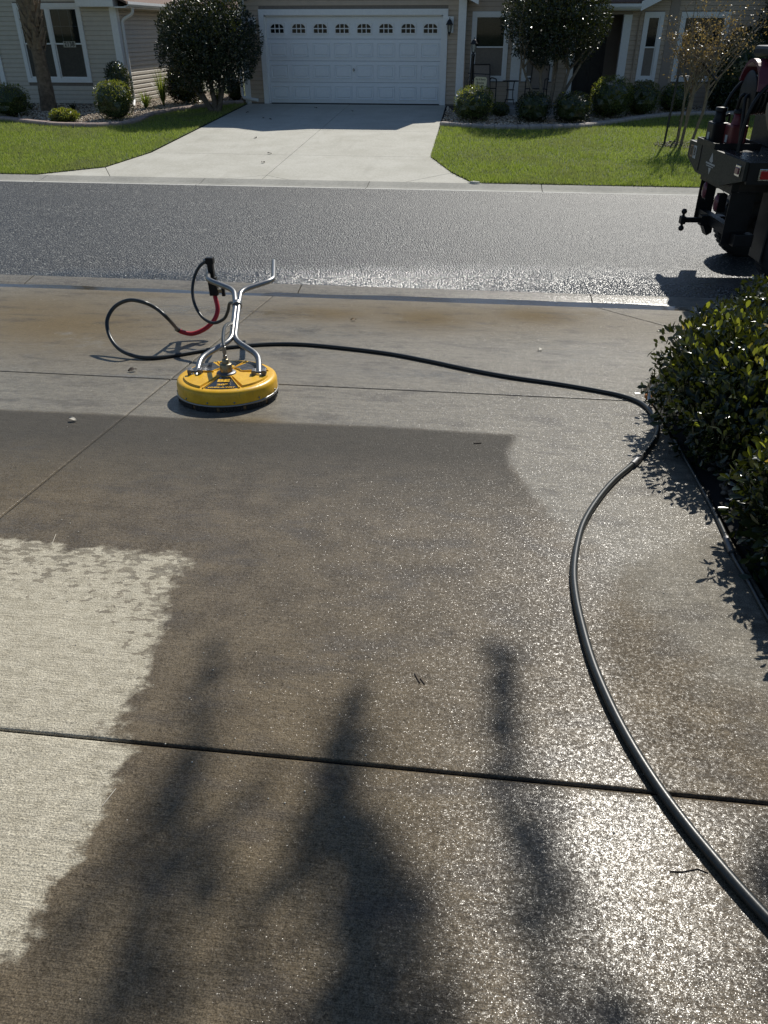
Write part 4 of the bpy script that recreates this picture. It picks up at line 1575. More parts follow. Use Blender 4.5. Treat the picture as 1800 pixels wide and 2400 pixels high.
# short feed hose: swivel up, through the clamp, in a loop to the gun
GX = AY(495, 650, 6.0)
feed = [SCM @ Vector((0, 0, 0.315)), AY(523, 790, 4.62), AY(528, 765, 4.85), AY(545, 756, 5.1), AY(557, 752, 5.2), AY(552, 735, 5.35), AY(549, 718, 5.45), AY(545, 711, 5.5), AY(538, 712, 5.55),
        AY(534, 730, 5.6), AY(524, 748, 5.62), AY(500, 757, 5.65), AY(475, 744, 5.72), AY(457, 715, 5.8), AY(451, 680, 5.88), AY(457, 645, 5.95), AY(470, 622, 5.98), AY(487, 611, 6.0)]
MB().tube([SCI @ p for p in smooth_path(feed, 7)], 0.0122, 10).build("feed_hose", M["hose_rubber"], SC)
# trigger gun hanging on the left grip
gu = AY(490, 603, 6.0)
gl = AY(503, 692, 6.0)
ax = (gl - gu)
gm = MB()
zx = ax.normalized()
xx = zx.cross(Vector((0, 1, 0))).normalized()
yy = zx.cross(xx)
GM = Matrix((xx, yy, zx)).transposed().to_4x4()
GM.translation = gu
GM = SCI @ GM
Lg = ax.length
gm.bbox(-0.029, 0.034, -0.026, 0.026, 0.0, 0.05, 0.006, GM)
gm.bbox(-0.021, 0.024, -0.022, 0.022, 0.045, Lg * 0.55, 0.006, GM)
gm.bbox(-0.034, 0.036, -0.028, 0.028, Lg * 0.5, Lg, 0.010, GM)
gun = gm.build("trigger_gun", M["can_black"], SC)
MB().bbox(0.022, 0.030, -0.008, 0.008, Lg * 0.12, Lg * 0.62, 0.003, GM @ Matrix.Rotation(-0.10, 4, 'Y')).build("trigger", M["can_black"], gun)
MB().lathe([(0.0, -0.03), (0.009, -0.028), (0.009, 0.0), (0.012, 0.002), (0.012, 0.03), (0.0, 0.032)], 8, GM @ Matrix.Translation((-0.02, 0, 0.025)) @ Matrix.Rotation(-math.pi / 2, 4, 'Y')).build("gun_inlet", M["steel"], gun)
MB().bbox(0.034, 0.070, -0.014, 0.013, Lg * 0.83, Lg * 0.93, 0.004, GM).build("gun_swivel", M["brass"], gun)
MB().bbox(0.064, 0.090, -0.014, 0.012, Lg * 0.80, Lg * 1.02, 0.004, GM).build("quick_coupler", M["can_black"], gun)

# ------------------------------------------------------------------ the long pressure hose
PH = empty("pressure_hose", G(560, 806))
tag(PH, "long black pressure hose with a red sleeve snaking over the driveway from the gun", "hose")
PHI = Matrix.Translation(-PH.location)
red = [AY(504, 694, 6.0), AY(510, 725, 5.95), AY(502, 750, 5.9), AY(480, 771, 5.85), AY(452, 782, 5.8), AY(430, 779, 5.78), AY(417, 773, 5.76)]
hr_ = 0.0145
loop = [red[-1], G(392, 745, 0.25), G(365, 722, 0.32), G(335, 708, 0.37), G(300, 704, 0.37), G(268, 720, 0.31), G(251, 752, 0.22), G(258, 790, 0.12), G(282, 820, 0.05), G(322, 836, 0.02)]
flat = [(368, 838), (420, 831), (500, 818), (600, 808), (680, 806), (760, 811), (900, 827), (1000, 845), (1100, 866), (1200, 884), (1300, 898), (1400, 915), (1460, 928), (1505, 946), (1530, 972), (1542, 1005),
        (1528, 1040), (1490, 1082), (1440, 1125), (1400, 1172), (1368, 1225), (1352, 1280), (1345, 1340), (1350, 1400), (1365, 1470), (1390, 1555), (1430, 1650), (1480, 1745), (1540, 1840), (1610, 1935), (1680, 2020), (1745, 2095), (1810, 2165), (1900, 2260), (2100, 2420)]
pts = loop + [G(x, y, hr_) for x, y in flat]
MB().tube([PHI @ p for p in smooth_path(pts, 8)], hr_, 14).build("hose", M["hose_rubber"], PH)
MB().tube([PHI @ p for p in smooth_path(red, 8)], 0.0185, 14).build("red_sleeve", M["red_rubber"], PH)
MB().tube([PHI @ p for p in (AY(420, 774.5, 5.763), AY(412, 769, 5.752))], 0.0195, 14).build("sleeve_end", M["rubber"], PH)
for (x, y, x2, y2) in ((1500, 1072, 1482, 1090),):
    MB().tube([PHI @ p for p in (G(x, y, hr_), G(x2, y2, hr_))], 0.019, 12).build("hose_coupling", M["bracket"], PH)

EH = empty("garden_hose", G(1720, 1310))
tag(EH, "thin dark hose lying along the shaded driveway edge under the shrubs", "hose")
EHI = Matrix.Translation(-EH.location)
pts = [G(x, y, 0.011) for x, y in ((1580, 1030), (1612, 1085), (1640, 1135), (1672, 1195), (1700, 1255), (1722, 1310), (1755, 1365), (1790, 1430), (1850, 1530), (1950, 1700))]
MB().tube([EHI @ p for p in smooth_path(pts, 6)], 0.010, 10).build("hose", M["hose_rubber"], EH)
MB().tube([EHI @ p for p in (G(1702, 1262, 0.014), G(1716, 1296, 0.014))], 0.0155, 12).build("hose_coupling", M["bracket"], EH)

# ------------------------------------------------------------------ lamp post with name board, porch furniture
LP = empty("lamp_post", (-0.50, 23.35, gz(23.35)), (0, math.radians(2.2), 0))
tag(LP, "black lamp post with a lantern top and a cream name board, behind the bushes", "lamp post")
top = 1.36
m = MB()
m.lathe([(0.09, 0.0), (0.09, 0.03), (0.055, 0.08), (0.045, 0.12), (0.043, top - 0.05), (0.05, top - 0.04), (0.05, top), (0.028, top + 0.02), (0.04, top + 0.05), (0.0, top + 0.05)], 16)
m.build("post", M["black_metal"], LP)
T = Matrix.Translation((0, 0, top + 0.22))
l = MB()
l.lathe([(0.0, 0.16), (0.01, 0.155), (0.008, 0.12), (0.035, 0.11), (0.06, 0.08), (0.075, 0.045), (0.10, 0.025), (0.105, 0.01), (0.06, 0.0)], 14, T)
for k in range(6):
    a = TAU * k / 6
    l.tube([T @ Vector((0.075 * math.cos(a), 0.075 * math.sin(a), 0.005)), T @ Vector((0.045 * math.cos(a), 0.045 * math.sin(a), -0.175))], 0.006, 5)
l.lathe([(0.05, -0.175), (0.05, -0.165), (0.0, -0.165)], 12, T)
lo = l.build("lantern", M["black_metal"], LP)
MB().lathe([(0.067, 0.0), (0.041, -0.17)], 6, T, smooth=False).build("lantern_glass", M["lamp_glass"], lo)
m = MB()
az = 0.93
m.tube([(-0.07, 0, az), (0.47, 0, az)], 0.011, 8)
for x in (-0.08, 0.48):
    m.lathe([(0, -0.018), (0.013, -0.012), (0.018, 0), (0.013, 0.012), (0, 0.018)], 8, Matrix.Translation((x, 0, az)))
for x in (0.14, 0.36):
    m.tube([(x, 0, az), (x, 0, az - 0.07)], 0.004, 5)
m.tube(smooth_path([(-0.045, -0.02, az - 0.06), (-0.10, -0.03, az - 0.16), (-0.07, -0.02, az - 0.30), (-0.045, 0, az - 0.42)], 5), 0.007, 6)
m.build("sign_arm", M["black_metal"], LP)
bd = MB()
w, h, c = 0.165, 0.142, 0.035
outl = [(-w + c, -h), (w - c, -h), (w, -h + c), (w, h - c), (w - c, h), (-w + c, h), (-w, h - c), (-w, -h + c)]
bd.prism(outl, -0.010, 0.010, Matrix.Translation((0.25, 0, az - 0.21)) @ Matrix.Rotation(math.pi / 2, 4, 'X'))
bdo = bd.build("name_board", M["sign_cream"], LP)
for body, sz, dz, wd in (("Ray & Sharon", 0.062, 0.085, 0.26), ("Bowles", 0.075, 0.005, 0.19), ("2142", 0.105, -0.082, 0.20)):
    text_mesh("lettering", body, sz, bdo, M["ink"], (0.25, -0.0108, az - 0.21 + dz), (math.pi / 2, 0, 0), width=wd, bold=0.0012)


def patio_chair(x, y, rz, label):
    r = empty("patio_chair", (x, y, -0.135), (0, 0, rz))
    tag(r, label, "chair", "patio chairs on the porch")
    for s in (-1, 1):
        MB().tube(rounded([(0.27, s * 0.26, 0.0), (0.25, s * 0.26, 0.62), (-0.20, s * 0.26, 0.64), (-0.26, s * 0.26, 0.60)], 0.06), 0.016, 8).build("front_leg", M["bronze"], r)
        MB().tube(rounded([(-0.28, s * 0.24, 0.0), (-0.20, s * 0.24, 0.38), (-0.36, s * 0.24, 0.95)], 0.06), 0.015, 8).build("rear_leg", M["bronze"], r)
    MB().tube([(-0.36, -0.24, 0.95), (-0.36, 0.24, 0.95)], 0.015, 8).tube([(0.26, -0.25, 0.40), (0.26, 0.25, 0.40)], 0.014, 8).tube([(0.26, -0.25, 0.40), (-0.2, -0.24, 0.37)], 0.014, 8).tube([(0.26, 0.25, 0.40), (-0.2, 0.24, 0.37)], 0.014, 8).build("seat_frame", M["bronze"], r)
    sg = MB()
    for y0 in (-0.235,):
        prof_ = [(0.26, 0.415), (0.05, 0.385), (-0.18, 0.385), (-0.23, 0.45), (-0.30, 0.70), (-0.36, 0.94)]
        vs = [(px_, yy_, pz_) for px_, pz_ in prof_ for yy_ in (y0, -y0)] + [(px_, yy_, pz_ - 0.012) for px_, pz_ in prof_ for yy_ in (y0, -y0)]
        n = len(prof_)
        fs = [(2 * i, 2 * i + 2, 2 * i + 3, 2 * i + 1) for i in range(n - 1)] + [(2 * n + 2 * i, 2 * n + 2 * i + 1, 2 * n + 2 * i + 3, 2 * n + 2 * i + 2) for i in range(n - 1)]
        sg.add(vs, fs, True)
    sg.build("sling", M["sling"], r)
    return r


patio_chair(-0.12, 24.5, math.radians(-72), "dark framed patio chair behind the lamp post, left of the bistro table")
patio_chair(1.32, 24.5, math.radians(-105), "dark framed patio chair behind the tree trunks, right of the bistro table")
BT = empty("bistro_table", (0.60, 24.45, -0.135))
tag(BT, "small round dark bistro table between the two patio chairs", "table")
MB().lathe([(0.0, 0.56), (0.2, 0.56), (0.225, 0.565), (0.225, 0.583), (0.2, 0.585), (0.0, 0.585)], 24).build("table_top", M["bronze"], BT)
for k in range(4):
    a = TAU * (k + 0.5) / 4
    ca, sa = math.cos(a), math.sin(a)
    MB().tube(smooth_path([(0.14 * ca, 0.14 * sa, 0.56), (0.11 * ca, 0.11 * sa, 0.35), (0.12 * ca, 0.12 * sa, 0.18), (0.19 * ca, 0.19 * sa, 0.0)], 5), 0.011, 7).build("leg", M["bronze"], BT)
MB().tube([(0.13 * math.cos(TAU * k / 16), 0.13 * math.sin(TAU * k / 16), 0.12) for k in range(17)], 0.008, 6).tube([(0.11 * math.cos(TAU * k / 16), 0.11 * math.sin(TAU * k / 16), 0.36) for k in range(17)], 0.008, 6).build("leg_ring", M["bronze"], BT)

# ------------------------------------------------------------------ plants
T_SIMPLE = (np.array([(0, 0, 0), (0.5, 0.5, 0.06), (1, 0, 0), (0.5, -0.5, 0.06)]), np.array([(0, 2, 1), (0, 3, 2)]))
T_RICH = (np.array([(0, 0, 0), (0.3, 0.36, 0.05), (0.3, -0.36, 0.05), (0.32, 0, -0.03), (0.65, 0.5, 0.05), (0.65, -0.5, 0.05), (0.66, 0, -0.03), (0.9, 0.28, 0.0), (0.9, -0.28, 0.0), (1.0, 0, -0.03)]),
          np.array([(0, 3, 1), (0, 2, 3), (1, 3, 6), (1, 6, 4), (3, 2, 5), (3, 5, 6), (4, 6, 9), (4, 9, 7), (6, 5, 8), (6, 8, 9)]))


def unit(a):
    return a / (np.linalg.norm(a, axis=-1, keepdims=True) + 1e-9)


def leaf_arrays(P, N, length, width, tmpl, out=0.6, up=0.25, jitter=0.9):
    n = len(P)
    A = unit(N * out + rng.normal(0, 1, (n, 3)) * jitter * 0.6 + np.array([0, 0, up]))
    S = unit(np.cross(A, unit(N + rng.normal(0, 0.55, (n, 3)))))
    W = np.cross(S, A)
    L = length * rng.uniform(0.65, 1.2, n)[:, None, None]
    B = width * rng.uniform(0.75, 1.15, n)[:, None, None]
    t = tmpl[0]
    V = P[:, None, :] + A[:, None, :] * t[None, :, 0:1] * L + S[:, None, :] * t[None, :, 1:2] * B + W[:, None, :] * t[None, :, 2:3] * L
    return V


def leaves(name, P, N, length, width, mat, parent, tmpl=T_SIMPLE, smooth=False, **kw):
    V = leaf_arrays(P, N, length, width, tmpl, **kw)
    k = len(tmpl[0])
    Fi = tmpl[1][None] + (np.arange(len(P)) * k)[:, None, None]
    me = np_mesh(name, V.reshape(-1, 3), Fi.ravel(), 3)
    if smooth:
        me.polygons.foreach_set("use_smooth", [True] * len(me.polygons))
    return link(name, me, mat, parent)


def shell(n, rad, e=1.0, zmin=-1.0, depth=0.25, bump=0.08, freq=2.2, seed=0.0):
    """points and normals in the outer layer of a bumpy superellipsoid"""
    D = unit(rng.normal(0, 1, (int(n * 2.5), 3)))
    D = D[D[:, 2] > zmin][:n]
    n = len(D)
    p = 2.0 / e
    f = (np.abs(D) ** p).sum(1) ** (-1 / p)
    nz = np.array([mnoise.noise(Vector((d[0] * freq + seed, d[1] * freq, d[2] * freq))) for d in D])
    r = f * (1 + bump * nz) * (1 - depth * rng.random(n) ** 1.6)
    P = D * r[:, None] * np.array(rad)
    N = unit(D / np.array(rad))
    return P, N


def blob(name, rad, mat, parent, e=1.0, loc=(0, 0, 0), scale=0.78, seed=0.0):
    bm = bmesh.new()
    bmesh.ops.create_icosphere(bm, subdivisions=3, radius=1.0)
    p = 2.0 / e
    for v in bm.verts:
        d = v.co.normalized()
        f = (abs(d.x) ** p + abs(d.y) ** p + abs(d.z) ** p) ** (-1 / p)
        k = 1 + 0.16 * mnoise.noise(d * 5 + Vector((seed, 0, 0))) + 0.1 * mnoise.noise(d * 13)
        v.co = Vector((d.x * rad[0], d.y * rad[1], d.z * rad[2])) * f * k * scale + Vector(loc)
    m = MB()
    m.bm(bm)
    return m.build(name, mat, parent)


def bush(x, y, r, h, label, n=2200, leaf=0.045, mat="leaf_box", tip="leaf_new", tips=0.2, e=0.8, group="clipped round bushes", cat="bush", rich=False, ry=None, name="clipped_bush", tz=0.1):
    ry = ry or r
    o = empty(name, (x, y, gz(y)))
    tag(o, label, cat, group)
    rad = (r, ry, h / 2 * 1.04)
    P, N = shell(n, rad, e, -0.9, seed=x)
    P[:, 2] += h / 2
    keep = P[:, 2] > 0.01
    P, N = P[keep], N[keep]
    isn = (rng.random(len(P)) < tips) & (N[:, 2] > tz)
    leaves("foliage", P[~isn], N[~isn], leaf, leaf * 0.5, M[mat], o)
    if isn.sum():
        leaves("young_foliage", P[isn], N[isn], leaf, leaf * 0.5, M[tip], o, out=1.0)
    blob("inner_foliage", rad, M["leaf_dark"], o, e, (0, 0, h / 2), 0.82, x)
    st = MB()
    for k in range(5):
        a = TAU * k / 5
        st.tube([(0.03 * math.cos(a), 0.03 * math.sin(a), -0.03), (r * 0.5 * math.cos(a), ry * 0.5 * math.sin(a), h * 0.55)], 0.012, 5)
    st.build("stem", M["bark"], o)
    return o


bush(-0.33, 21.82, 0.50, 0.78, "dome-shaped clipped bush with lit yellow top, in front of the lamp post")
bush(0.33, 23.0 - 0.25, 0.23, 0.32, "smallest dark bush in the gravel right of the lamp post bush", n=700, tips=0.05)
bush(1.14, 21.78, 0.43, 0.66, "dark rounded bush directly below the tree trunks in the right bed", tips=0.06, mat="leaf_dark")
bush(2.09, 21.75, 0.46, 0.68, "dark rounded bush between the tree trunks and the tall round bush", tips=0.10, mat="leaf_dark")
bush(3.10, 22.62, 0.53, 0.93, "tallest round clipped bush, in front of the dark front door", n=2800, tips=0.22)
bush(3.98, 23.2, 0.44, 0.78, "round clipped bush with brownish leaves under the narrow window", n=2200, tips=0.2, tip="leaf_autumn")
bush(4.93, 23.85, 0.40, 0.66, "light green round bush behind the young staked tree", n=1900, tips=0.3)
bush(-12.55, 21.62, 0.52, 0.78, "round clipped bush at the left edge beside the white stake", n=2400, tips=0.2)
bush(-9.55, 21.38, 0.44, 0.88, "barrel-shaped clipped bush with yellow-green top before the left house corner", n=2800, tips=0.3, e=0.7)
bush(-10.30, 23.55, 0.36, 1.12, "tall dark spiky shrub behind the barrel-shaped bush", n=2000, mat="leaf_dark", tips=0.04, e=0.9, group=None, name="upright_shrub", leaf=0.06)
bush(-10.72, 20.88, 0.36, 0.30, "low sprawling yellow-tipped bush in the gravel by the palm", n=1300, tips=0.45, leaf=0.06, e=1.0, group=None, name="low_bush", tip="leaf_new")
bush(-8.75, 24.55, 0.52, 0.98, "dark leafy shrub against the sunlit side wall behind the left tree", n=1800, mat="leaf_dark", tips=0.08, e=1.0, group=None, name="leafy_shrub", leaf=0.09)
bush(-7.55, 25.6, 0.28, 0.62, "small dark shrub squeezed beside the garage's left corner", n=900, mat="leaf_dark", tips=0.03, group=None, name="corner_shrub")
for k, (x, y, r, h, lb) in enumerate(((6.6, 24.2, 0.75, 1.9, "dark evergreen shrub under the bare branches beside the window"),
                                      (8.1, 24.6, 1.2, 3.3, "tall dark evergreen at the right edge above the truck"),
                                      (6.35, 23.9, 0.5, 0.75, "low dark shrub behind the young tree trunks"))):
    bush(x, y, r, h, lb, n=5200 if k == 1 else 3000, mat="leaf_tree", tips=0.02, e=1.0, leaf=0.10, group="evergreens at the house's right end", name="evergreen_shrub", cat="shrub")


def strap_plant(x, y, n, h, spread, label, mat="leaf_strap", name="lily_clump", w=0.018, droop=0.5):
    o = empty(name, (x, y, gz(y)))
    tag(o, label, "plant")
    V, Fc = [], []
    for i in range(n):
        a = random.uniform(0, TAU)
        L = h * random.uniform(0.6, 1.15)
        s = spread * random.uniform(0.3, 1.0)
        side = Vector((-math.sin(a), math.cos(a), 0)) * w * random.uniform(0.7, 1.2)
        b = len(V)
        K = 5
        for k in range(K + 1):
            t = k / K
            p = Vector((math.cos(a) * s * t * t ** 0.3, math.sin(a) * s * t * t ** 0.3, L * (t - droop * t ** 3 * s / max(spread, 1e-3))))
            ww = side * (1 - t * 0.92)
            V += [p - ww, p + ww]
        for k in range(K):
            Fc.append((b + 2 * k, b + 2 * k + 1, b + 2 * k + 3, b + 2 * k + 2))
    MB().add(V, Fc).build("leaves", M[mat], o)
    MB().lathe([(0.05, -0.02), (0.04, 0.05), (0.0, 0.06)], 8).build("crown_base", M["soil"], o)
    return o


strap_plant(-9.55, 23.45, 75, 0.62, 0.62, "arching yellow-green lily clump against the sunlit side wall", droop=0.75)
strap_plant(-9.22, 23.95, 90, 1.0, 0.42, "tall upright grassy iris clump behind the lily", name="iris_clump", w=0.014, droop=0.2, mat="leaf_strap")
strap_plant(-8.05, 25.3, 40, 0.6, 0.28, "small upright grassy clump right of the left tree's trunks", name="iris_clump", w=0.010, droop=0.2)
strap_plant(-11.45, 22.9, 34, 0.38, 0.45, "dark strappy plant at the left house wall right of the palm", mat="leaf_dark", droop=0.7)
strap_plant(-12.75, 23.0, 26, 0.34, 0.40, "dark strappy plant at the left house wall left of the palm", mat="leaf_dark", droop=0.7)
WS = MB().tube([(0, 0, -0.1), (0.015, 0, 0.32)], 0.013, 8).build("garden_stake", M["pvc"])
WS.location = G(46, 278)
tag(WS, "short white stake standing in the gravel beside the leftmost bush", "stake")


def limb(p0, p1, r0, r1, bend=0.1, seg=6):
    p0, p1 = Vector(p0), Vector(p1)
    d = p1 - p0
    o = Vector((random.uniform(-1, 1), random.uniform(-1, 1), random.uniform(-0.3, 0.5))) * d.length * bend
    pts = []
    for k in range(seg + 1):
        t = k / seg
        pts.append(p0.lerp(p1, t) + o * math.sin(math.pi * t) + Vector((random.uniform(-1, 1), random.uniform(-1, 1), 0)) * d.length * 0.012)
    return pts, [r0 + (r1 - r0) * k / seg for k in range(seg + 1)]


def round_tree(x, y, stems, cz, rad, label, n, seed, mat="leaf_tree", thin=0.0, bark="bark"):
    o = empty("round_tree", (x, y, gz(y)))
    tag(o, label, "tree", "round clipped trees before the garage house")
    tr = MB()
    br_ = MB()
    for (bx, by, tx, ty, tz_, r0) in stems:
        pts, rr = limb((bx, by, -0.05), (tx, ty, tz_), r0, r0 * 0.6, 0.06)
        rr[0] *= 1.5
        tr.tube(pts, 0, 9, radii=rr)
        for k in range(5):
            a = random.uniform(0, TAU)
            e = Vector((tx * 1.2 + math.cos(a) * rad[0] * 0.6, ty + math.sin(a) * rad[1] * 0.6, cz + random.uniform(-0.45, 0.5) * rad[2]))
            pts2, rr2 = limb((tx, ty, tz_), e, r0 * 0.5, 0.008, 0.1)
            br_.tube(pts2, 0, 6, radii=rr2)
    tro = tr.build("trunk", M[bark], o)
    br_.build("branches", M[bark], tro)
    P, N = shell(n, rad, 0.95, -0.97, depth=0.28, bump=0.12, freq=3.0, seed=seed)
    # gaps: drop leaves where a coarse noise is low
    g = np.array([mnoise.noise(Vector(p * 3.3 + seed)) for p in P])
    low = np.clip((-P[:, 2] / rad[2] - 0.25) * 1.2, 0, 1)
    keep = g > -0.42 + low * 0.35 + thin
    P, N = P[keep], N[keep]
    P[:, 2] += cz
    leaves("crown", P, N, 0.085, 0.036, M[mat], o, jitter=1.1)
    Pi = unit(rng.normal(0, 1, (n // 3, 3))) * (rng.random((n // 3, 1)) ** 0.5) * 0.78 * np.array(rad)
    Pi[:, 2] += cz
    leaves("inner_foliage", Pi, unit(Pi - np.array([0, 0, cz])), 0.12, 0.06, M["leaf_dark"], o, jitter=1.4)
    return o


round_tree(-7.43, 23.1, [(-0.06, 0, -0.42, 0.05, 0.62, 0.085), (0.02, 0, -0.12, 0.12, 0.75, 0.09), (0.07, 0, 0.30, -0.05, 0.62, 0.075), (0.03, 0.05, 0.12, 0.2, 0.7, 0.06), (-0.02, -0.03, -0.65, -0.1, 0.75, 0.05)],
           1.60, (1.34, 1.30, 1.16), "dense dark round tree on the lawn left of the garage door", 18000, 3.0)
round_tree(1.62, 23.5, [(-0.14, 0, -0.28, 0.05, 0.95, 0.06), (-0.02, 0, 0.10, 0.12, 0.95, 0.065), (0.08, 0, 0.42, -0.05, 1.0, 0.06), (0.12, 0.05, 0.75, 0.15, 1.15, 0.05), (-0.08, -0.03, -0.75, -0.1, 1.05, 0.045)],
           2.18, (1.34, 1.30, 1.18), "dark round tree with several trunks right of the lamp post", 13500, 8.0, thin=0.08, bark="bark_pale")

# palm trunk on the left
pb_, pt_ = Vector((-12.15, 22.85, gz(22.85) - 0.05)), AY(66, 0, 22.7)
ptop = pb_ + (pt_ - pb_) * 1.9
PT = empty("palm_tree", pb_)
tag(PT, "leaning palm trunk with old leaf bases in front of the left house's window", "palm")
n = 26
tp, tr_ = [], []
for k in range(n + 1):
    t = k / n
    tp.append((ptop - pb_) * t + Vector((0.02 * math.sin(t * 9), 0.02 * math.cos(t * 7), 0)))
    tr_.append((0.225 - 0.06 * min(1, t * 4) + (0.06 if t > 0.36 else 0) * min(1, (t - 0.36) * 6)) * (1 + (0.035 if k % 2 else -0.02)))
MB().tube(tp, 0, 18, radii=tr_).build("trunk", M["palm_bark"], PT)
axis = (ptop - pb_).normalized()
u_ = axis.orthogonal().normalized()
w_ = axis.cross(u_)
for k in range(84):
    t = 0.30 + 0.42 * (k / 84)
    a = k * 2.399
    rad_ = 0.19 + 0.03 * min(1, (t - 0.3) * 8)
    c = (ptop - pb_) * t
    d = u_ * math.cos(a) + w_ * math.sin(a)
    s_ = axis.cross(d)
    L = random.uniform(0.24, 0.34)
    b0 = c + d * (rad_ - 0.05)
    tipv = c + d * (rad_ + 0.075) + axis * L + s_ * random.uniform(-0.07, 0.07)
    vs = [b0 - s_ * 0.085, b0 + s_ * 0.085, tipv + s_ * 0.028, tipv - s_ * 0.028, b0 - s_ * 0.05 + d * 0.055, b0 + s_ * 0.05 + d * 0.055, tipv + s_ * 0.016 + d * 0.022, tipv - s_ * 0.016 + d * 0.022]
    MB().add(vs, [(3, 2, 1, 0), (4, 5, 6, 7), (0, 1, 5, 4), (1, 2, 6, 5), (2, 3, 7, 6), (3, 0, 4, 7)]).build("leaf_base", M["palm_boot"], PT)
# its crown stands above the picture
fr = MB()
for k in range(22):
    a = TAU * k / 22 + random.uniform(-0.1, 0.1)
    el = random.uniform(-0.2, 0.9)
    c = ptop - pb_
    d = Vector((math.cos(a), math.sin(a), 0))
    mid = [c + d * (0.5 * q) + Vector((0, 0, 1)) * (0.5 * q * math.sin(el) - 0.16 * q * q) for q in np.linspace(0, 3.2, 7)]
    fr.tube(mid, 0, 5, radii=[0.02 - 0.002 * i for i in range(7)])
    sd_ = Vector((-d.y, d.x, 0))
    for q in range(2, 7):
        for s in (-1, 1):
            for v in range(3):
                p = mid[q - 1].lerp(mid[q], v / 3)
                e = p + sd_ * s * 0.45 + d * 0.25 - Vector((0, 0, 0.22))
                fr.add([p - d * 0.018, p + d * 0.018, e], [(0, 1, 2)])
fr.build("fronds", M["leaf_strap"], PT)

# young staked tree on the right lawn
YT = empty("young_tree", G(1600, 343))
tag(YT, "slender young tree with several stems and sparse golden leaves on the right lawn", "tree")
tr = MB()
tw = MB()
tips_ = []
ybase = YT.location
for (bx, by, px_, py_, Yd, r0) in ((-0.12, 0.05, 1618, 180, 18.6, 0.026), (-0.03, 0, 1636, 178, 18.5, 0.034), (0.16, 0.02, 1664, 176, 18.6, 0.032), (0.0, 0.1, 1626, 185, 18.8, 0.020)):
    e = AY(px_, py_, Yd) - ybase
    pts, rr = limb((bx, by, -0.03), e, r0, r0 * 0.75, 0.05)
    tr.tube(pts, 0, 8, radii=rr)
    for k in range(9):
        a = random.uniform(0, TAU)
        L = random.uniform(0.7, 1.9)
        f = e + Vector((math.cos(a) * L * 0.55 + L * 0.18, math.sin(a) * L * 0.45, L * random.uniform(0.35, 0.95)))
        st_ = pts[4].lerp(pts[6], random.random())
        p2, r2 = limb(st_, f, 0.015, 0.005, 0.08)
        tw.tube(p2, 0, 5, radii=r2)
        for j in range(7):
            q = p2[2].lerp(p2[6], random.random())
            g_ = q + Vector((random.uniform(-0.35, 0.45), random.uniform(-0.3, 0.3), random.uniform(-0.15, 0.45)))
            p3, r3 = limb(q, g_, 0.0045, 0.002, 0.12, 4)
            tw.tube(p3, 0, 4, cap=False, radii=r3)
            tips_ += [p3[2], p3[3], p3[4], p3[4]]
tro = tr.build("trunk", M["bark_pale"], YT)
tw.build("branches", M["bark_pale"], tro)
TP = np.array([p[:] for p in tips_])
TP = np.repeat(TP, 2, 0) + rng.normal(0, 0.06, (len(TP) * 2, 3))
leaves("crown", TP, unit(rng.normal(0, 1, TP.shape)), 0.055, 0.028, M["leaf_autumn"], YT, jitter=1.5)
for (x, y, x2, y2, Yd) in ((1555, 342, 1590, 175, 18.75), (1587, 325, 1612, 190, 19.6)):
    a_, b_ = G(x, y), AY(x2, y2, Yd)
    st = MB().tube([Vector((0, 0, -0.1)), b_ - a_], 0.022, 8)
    for z in (0.3, 0.6, 0.9):
        st.tube([(b_ - a_) * z, (b_ - a_) * (z + 0.02)], 0.026, 8)
    so_ = st.build("tree_stake", M["black_metal"])
    so_.location = a_
    tag(so_, "nearer black stake left of the young tree" if x < 1570 else "farther black stake close behind the young tree's stems", "stake", "black stakes at the young tree")
strp = MB().tube([AY(1588, 180, 18.75) - ybase, AY(1612, 178, 19.2) - ybase, AY(1640, 182, 18.6) - ybase], 0.008, 6).tube([AY(1645, 145, 18.6) - ybase, AY(1680, 190, 18.4) - ybase], 0.022, 6)
strp.build("tie_strap", M["black_metal"], YT)
pebbles("mulch", [(x + ybase.x, y + ybase.y) for x, y in ((-0.62, -0.2), (0.1, -0.5), (0.75, -0.25), (0.7, 0.35), (0, 0.5), (-0.6, 0.25))], 700, 0.012, 0.03, "ring of coarse mulch round the young tree's stems", dz=0.008, mat="gravel_dark")


